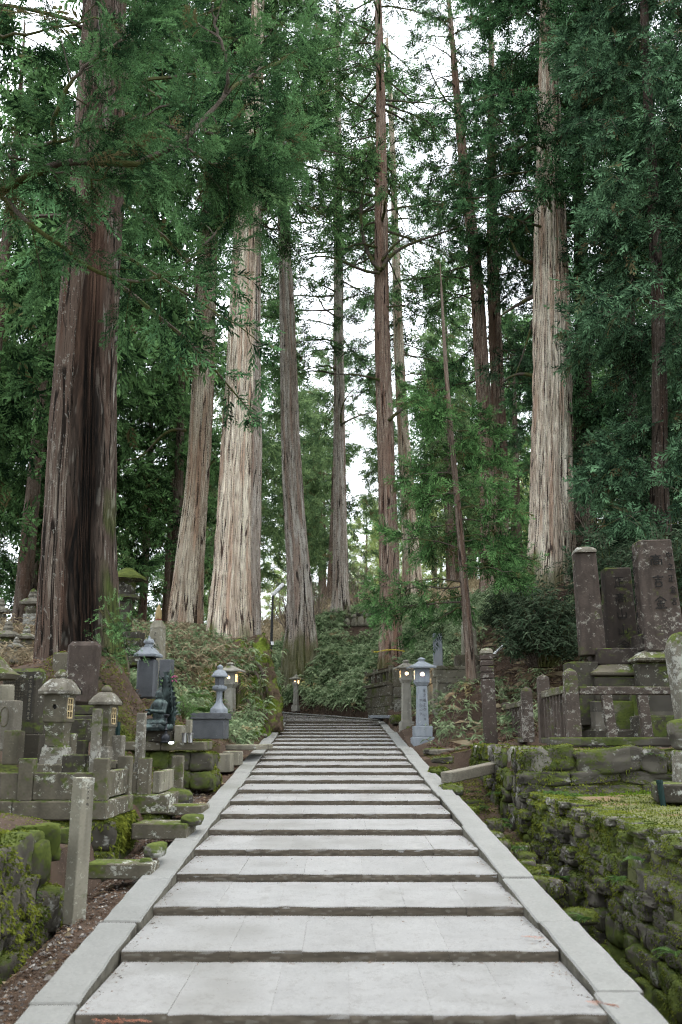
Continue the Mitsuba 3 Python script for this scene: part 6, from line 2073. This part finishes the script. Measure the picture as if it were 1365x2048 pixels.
moss_patch('mound_moss', 'bright moss on the steep bank beside the stair top', (-3.6, -1.75), (24.4, 33), 9000, 'moss_bright', .11, .40)
moss_patch('root_moss', 'moss on the sloping roots of the giant hollow cedar', (-5.2, -2.5), (14.2, 21), 22000, 'moss_tuft', .07, .40)
moss_patch('ledge_moss', 'moss and small plants on the ledge at the left edge', (-5.0, -2.6), (6.0, 10.3), 12000, 'moss_tuft', .045, .40)
moss_patch('terrace_moss', 'thin moss along the railed terrace at right', (2.7, 4.6), (14.4, 21), 5000, 'moss_tuft', .05, .42)
moss_patch('ditch_moss', 'moss and seedlings on the ditch floor at right', (1.82, 2.62), (7, 21.5), 14000, 'moss_tuft', .06, .36)
moss_patch('kerb_moss', 'moss creeping along the outer edges of the kerbs', (-2.0, 2.05), (4, 30), 16000, 'moss_tuft', .03, .48, lambda x, y: np.abs(np.abs(x - xc(y)) - 1.85) < .06)

# leaf litter everywhere on the forest floor
def litter(name, label, xr, yr, n, L, leaf='litter_leaf', test=None, flat=.35):
    xy = np.stack([rm.uniform(*xr, n), rm.uniform(*yr, n)], 1)
    if test is not None:
        xy = xy[test(xy[:, 0], xy[:, 1])]
    z = ground(xy[:, 0], xy[:, 1])
    a = rm.uniform(0, 2 * np.pi, len(xy))
    D = np.stack([np.cos(a), np.sin(a), rm.normal(0, flat, len(xy))], 1)
    k = put(name, tri_cloud(blades(np.c_[xy, z + .008], D, rm.uniform(.5, 1.4, len(xy)) * L, L * .22, rm, .1)), leaf)
    labels[k] = {'label': label, 'category': 'leaf litter', 'kind': 'stuff'}


litter('strip_litter', 'cedar litter over the gravel strip left of the stairs', (-2.62, -1.84), (4.5, 22), 9000, .045)
litter('slope_litter', 'brown leaf litter on the right slope', (2.0, 9.5), (20.3, 33), 30000, .12)
litter('mound_litter', 'brown leaf litter on the left mounds', (-9, -2.5), (14, 27), 15000, .10)
litter('far_litter', 'dry leaf litter on the far banks', (-8, 9), (31, 48), 9000, .20, test=lambda x, y: (np.abs(x - xc2(y)) > 2) & ((np.abs(x - xc(y)) > 2) | (y > 34)))
litter('twig_litter', 'fallen twigs on the right slope and rubble', (2.8, 8), (20.5, 30), 900, .55, 'dry_sasa', None, .15)
litter('ditch_litter', 'fallen leaves and twigs along the ditch floor', (1.8, 2.68), (5, 21), 5000, .06)
litter('strip_twigs', 'thin fallen twigs on the gravel strip', (-2.6, -1.85), (5, 22), 260, .16, 'dry_sasa', None, .1)

pb = MB()
for i in range(2600):
    x, y = rm.uniform(-2.6, -1.84), 4.6 + 12 * rm.uniform(0, 1) ** 1.6
    s = rm.uniform(.008, .026) * (1.6 if rm.random() < .05 else 1)
    q_ = unit(rm.normal(0, 1, (6, 3))) * s * rm.uniform(.6, 1.2, (6, 1))
    v = np.array([[1, 0, 0], [-1, 0, 0], [0, 1, 0], [0, -1, 0], [0, 0, .7], [0, 0, -.7]]) * s * rm.uniform(.6, 1.2, (6, 1))
    v = v @ rot([0, 0, 1], rm.uniform(0, 360))[:3, :3].T
    pb.add(v + [x, y, 0], [(0, 2, 4), (2, 1, 4), (1, 3, 4), (3, 0, 4), (2, 0, 5), (1, 2, 5), (3, 1, 5), (0, 3, 5)])
V, Fp = pb.get()
ctr = V.reshape(-1, 6, 3).mean(1)
zg_ = ground(ctr[:, 0], ctr[:, 1])
V = (V.reshape(-1, 6, 3) + np.stack([0 * zg_, 0 * zg_, zg_], 1)[:, None]).reshape(-1, 3)
mat('pebble', lambda p, n, uv: mix((0.06, 0.05, 0.045), (0.34, 0.32, 0.29), mikit.cell_rand(dr.floor(p.x * 29), dr.floor(p.y * 29), 0) ** 2), .85)
k = put('gravel', (V, Fp), 'pebble')
labels[k] = {'label': 'loose gravel on the strip left of the stairs', 'category': 'gravel', 'kind': 'stuff'}

# needles and crumbs of bark that gather at the foot of each riser and along the kerbs
NP_, ND, NL = [], [], []
for k in range(-1, 22):
    y0, z0, tilt = 5.862 + STEP * k, RISE * k, min(0.027, 0.0125 + 0.0011 * max(0, k))
    n = 130
    side = rm.random(n) < .45
    dy = np.where(side, rm.uniform(.03, STEP - .02, n), STEP - .015 - np.abs(rm.normal(0, .05, n)))
    dy = np.where(rm.random(n) < .12, rm.uniform(.03, STEP - .02, n), dy)
    ex = HALF - np.abs(rm.normal(0, .05, n)) - .01
    x = np.where(side, np.sign(rm.uniform(-1, 1, n)) * ex, rm.uniform(-HALF + .02, HALF - .02, n))
    NP_.append(np.stack([xc(y0) + x, y0 + dy, z0 + tilt * dy + .004], 1))
    a = rm.uniform(0, 2 * np.pi, n)
    ND.append(np.stack([np.cos(a), np.sin(a), rm.normal(.05, .12, n)], 1))
    NL.append(rm.uniform(.010, .040, n))
k = put('step_litter', tri_cloud(blades(np.vstack(NP_), np.vstack(ND), np.concatenate(NL), .006, rm, .0)), 'litter_leaf')
labels[k] = {'label': 'brown needles and bark crumbs gathered at the risers and kerbs of the stairs', 'category': 'leaf litter', 'kind': 'stuff'}

# cedar sprigs fallen on the steps
def fallen(label, u, v, zc, ang, s, seed, leaf='red_sprig'):
    k = thing('fallen_sprig', label, 'sprig')
    r = R_(seed)
    P = at(u, v, zc) + [0, 0, .012]
    d = np.array([math.cos(ang), math.sin(ang), 0])
    n = 7
    A = np.array([P + d * s * t for t in np.linspace(0, .8, n)])
    D = np.array([d * 1.0 + [r.normal(0, .6), r.normal(0, .6), .05] for _ in range(n)])
    t = place_sprays(A, D, np.full(n, s * .5), 'mid', r)
    t[..., 2] = P[2] + np.clip((t[..., 2] - P[2]) * .25, 0, .05)
    put('needles', tri_cloud(t), leaf, k)


zrow = lambda v: 1900 * 3 / ((v - 1323.7) / .662)
fallen('reddish fallen sprig on the right end of the second tread', 1090, 1881, zrow(1881), 2.6, .13, 1)
fallen('reddish fallen sprig on the right end of the front tread', 1172, 2006, zrow(2006), -.6, .16, 2)
fallen('larger rusty sprig fallen against the first riser at the front left', 190, 2050, 5.27, .2, .24, 3)

# thin bare twigs and dead brush near the granite wall and on the crest
dt = R_(5)


def brush(name, label, P, h, rad, n, seed):
    k = thing(name, label, 'bush')
    r = R_(seed)
    mb = MB()
    for i in range(n):
        a = r.uniform(0, 2 * np.pi)
        tip = P + np.array([math.cos(a) * rad * r.uniform(.2, 1), math.sin(a) * rad * r.uniform(.2, 1), h * r.uniform(.5, 1.1)])
        Q = spline([P + r.normal(0, .06, 3), (P + tip) / 2 + r.normal(0, .12 * h, 3), tip], 6)
        mb.add(*tube(Q, np.linspace(.014, .004, 6) * h / 1.5, 3, False))
        for _ in range(3):
            q_ = Q[r.integers(2, 6)]
            mb.add(*tube([q_, q_ + r.normal(0, .22 * h, 3) + [0, 0, .15 * h]], [.006 * h / 1.5, .003], 3, False))
    put('twig', mb, 'dead_twig', k)
    labels[k + '__twig'] = {'kind': 'stuff'}


brush('bare_bush', 'pale leafless bush right of the lamp pole', at(575, 1260, 41), 2.2, 1.4, 40, 1)
brush('bare_bush', 'pale leafless bush on the crest between two distant cedars', at(720, 1225, 50), 2.4, 2.0, 50, 2)
brush('bare_bush', 'leafless reddish bush right of the great right cedar', at(1180, 1075, 29), 1.5, 1.2, 18, 3)
brush('bare_bush', 'bare twigs on the crest left of the reddish cedar', at(640, 1235, 48), 2.0, 1.5, 40, 5)

# roots on the mossy bank under the broad pale cedar, and a stump
k = thing('cedar_stump', 'split weathered stump behind the left tan lantern', 'stump')
vf, uv, _i = trunk_mesh([at(492, 1415, 27.2) - [0, 0, .3], at(490, 1380, 27.2), at(490, 1318, 27.2)], np.array([.26, .24, .22]), 40, 40, 12.0, .03, flare=.3)
put('trunk', vf, 'bark_tan', k, smooth=True, uv=uv)
mbr = R_(61)
for i in range(9):
    a0 = at(470 + 8 * i, 1330, 26.4)
    pts_ = []
    x, y = -2.9 + .02 * i + mbr.uniform(-.6, .5), 26.2 + .25 * i
    for j in range(6):
        pts_.append([x, y, float(ground(np.array([x]), np.array([y]))[0]) + .02])
        x += .22 + mbr.normal(0, .08)
        y -= .12 + mbr.normal(0, .12)
        if x > -1.95:
            break
    if len(pts_) > 3:
        put('root', tube(spline(pts_, 14), np.linspace(.09, .03, 14), 6), 'limb_bark', k3, smooth=True)
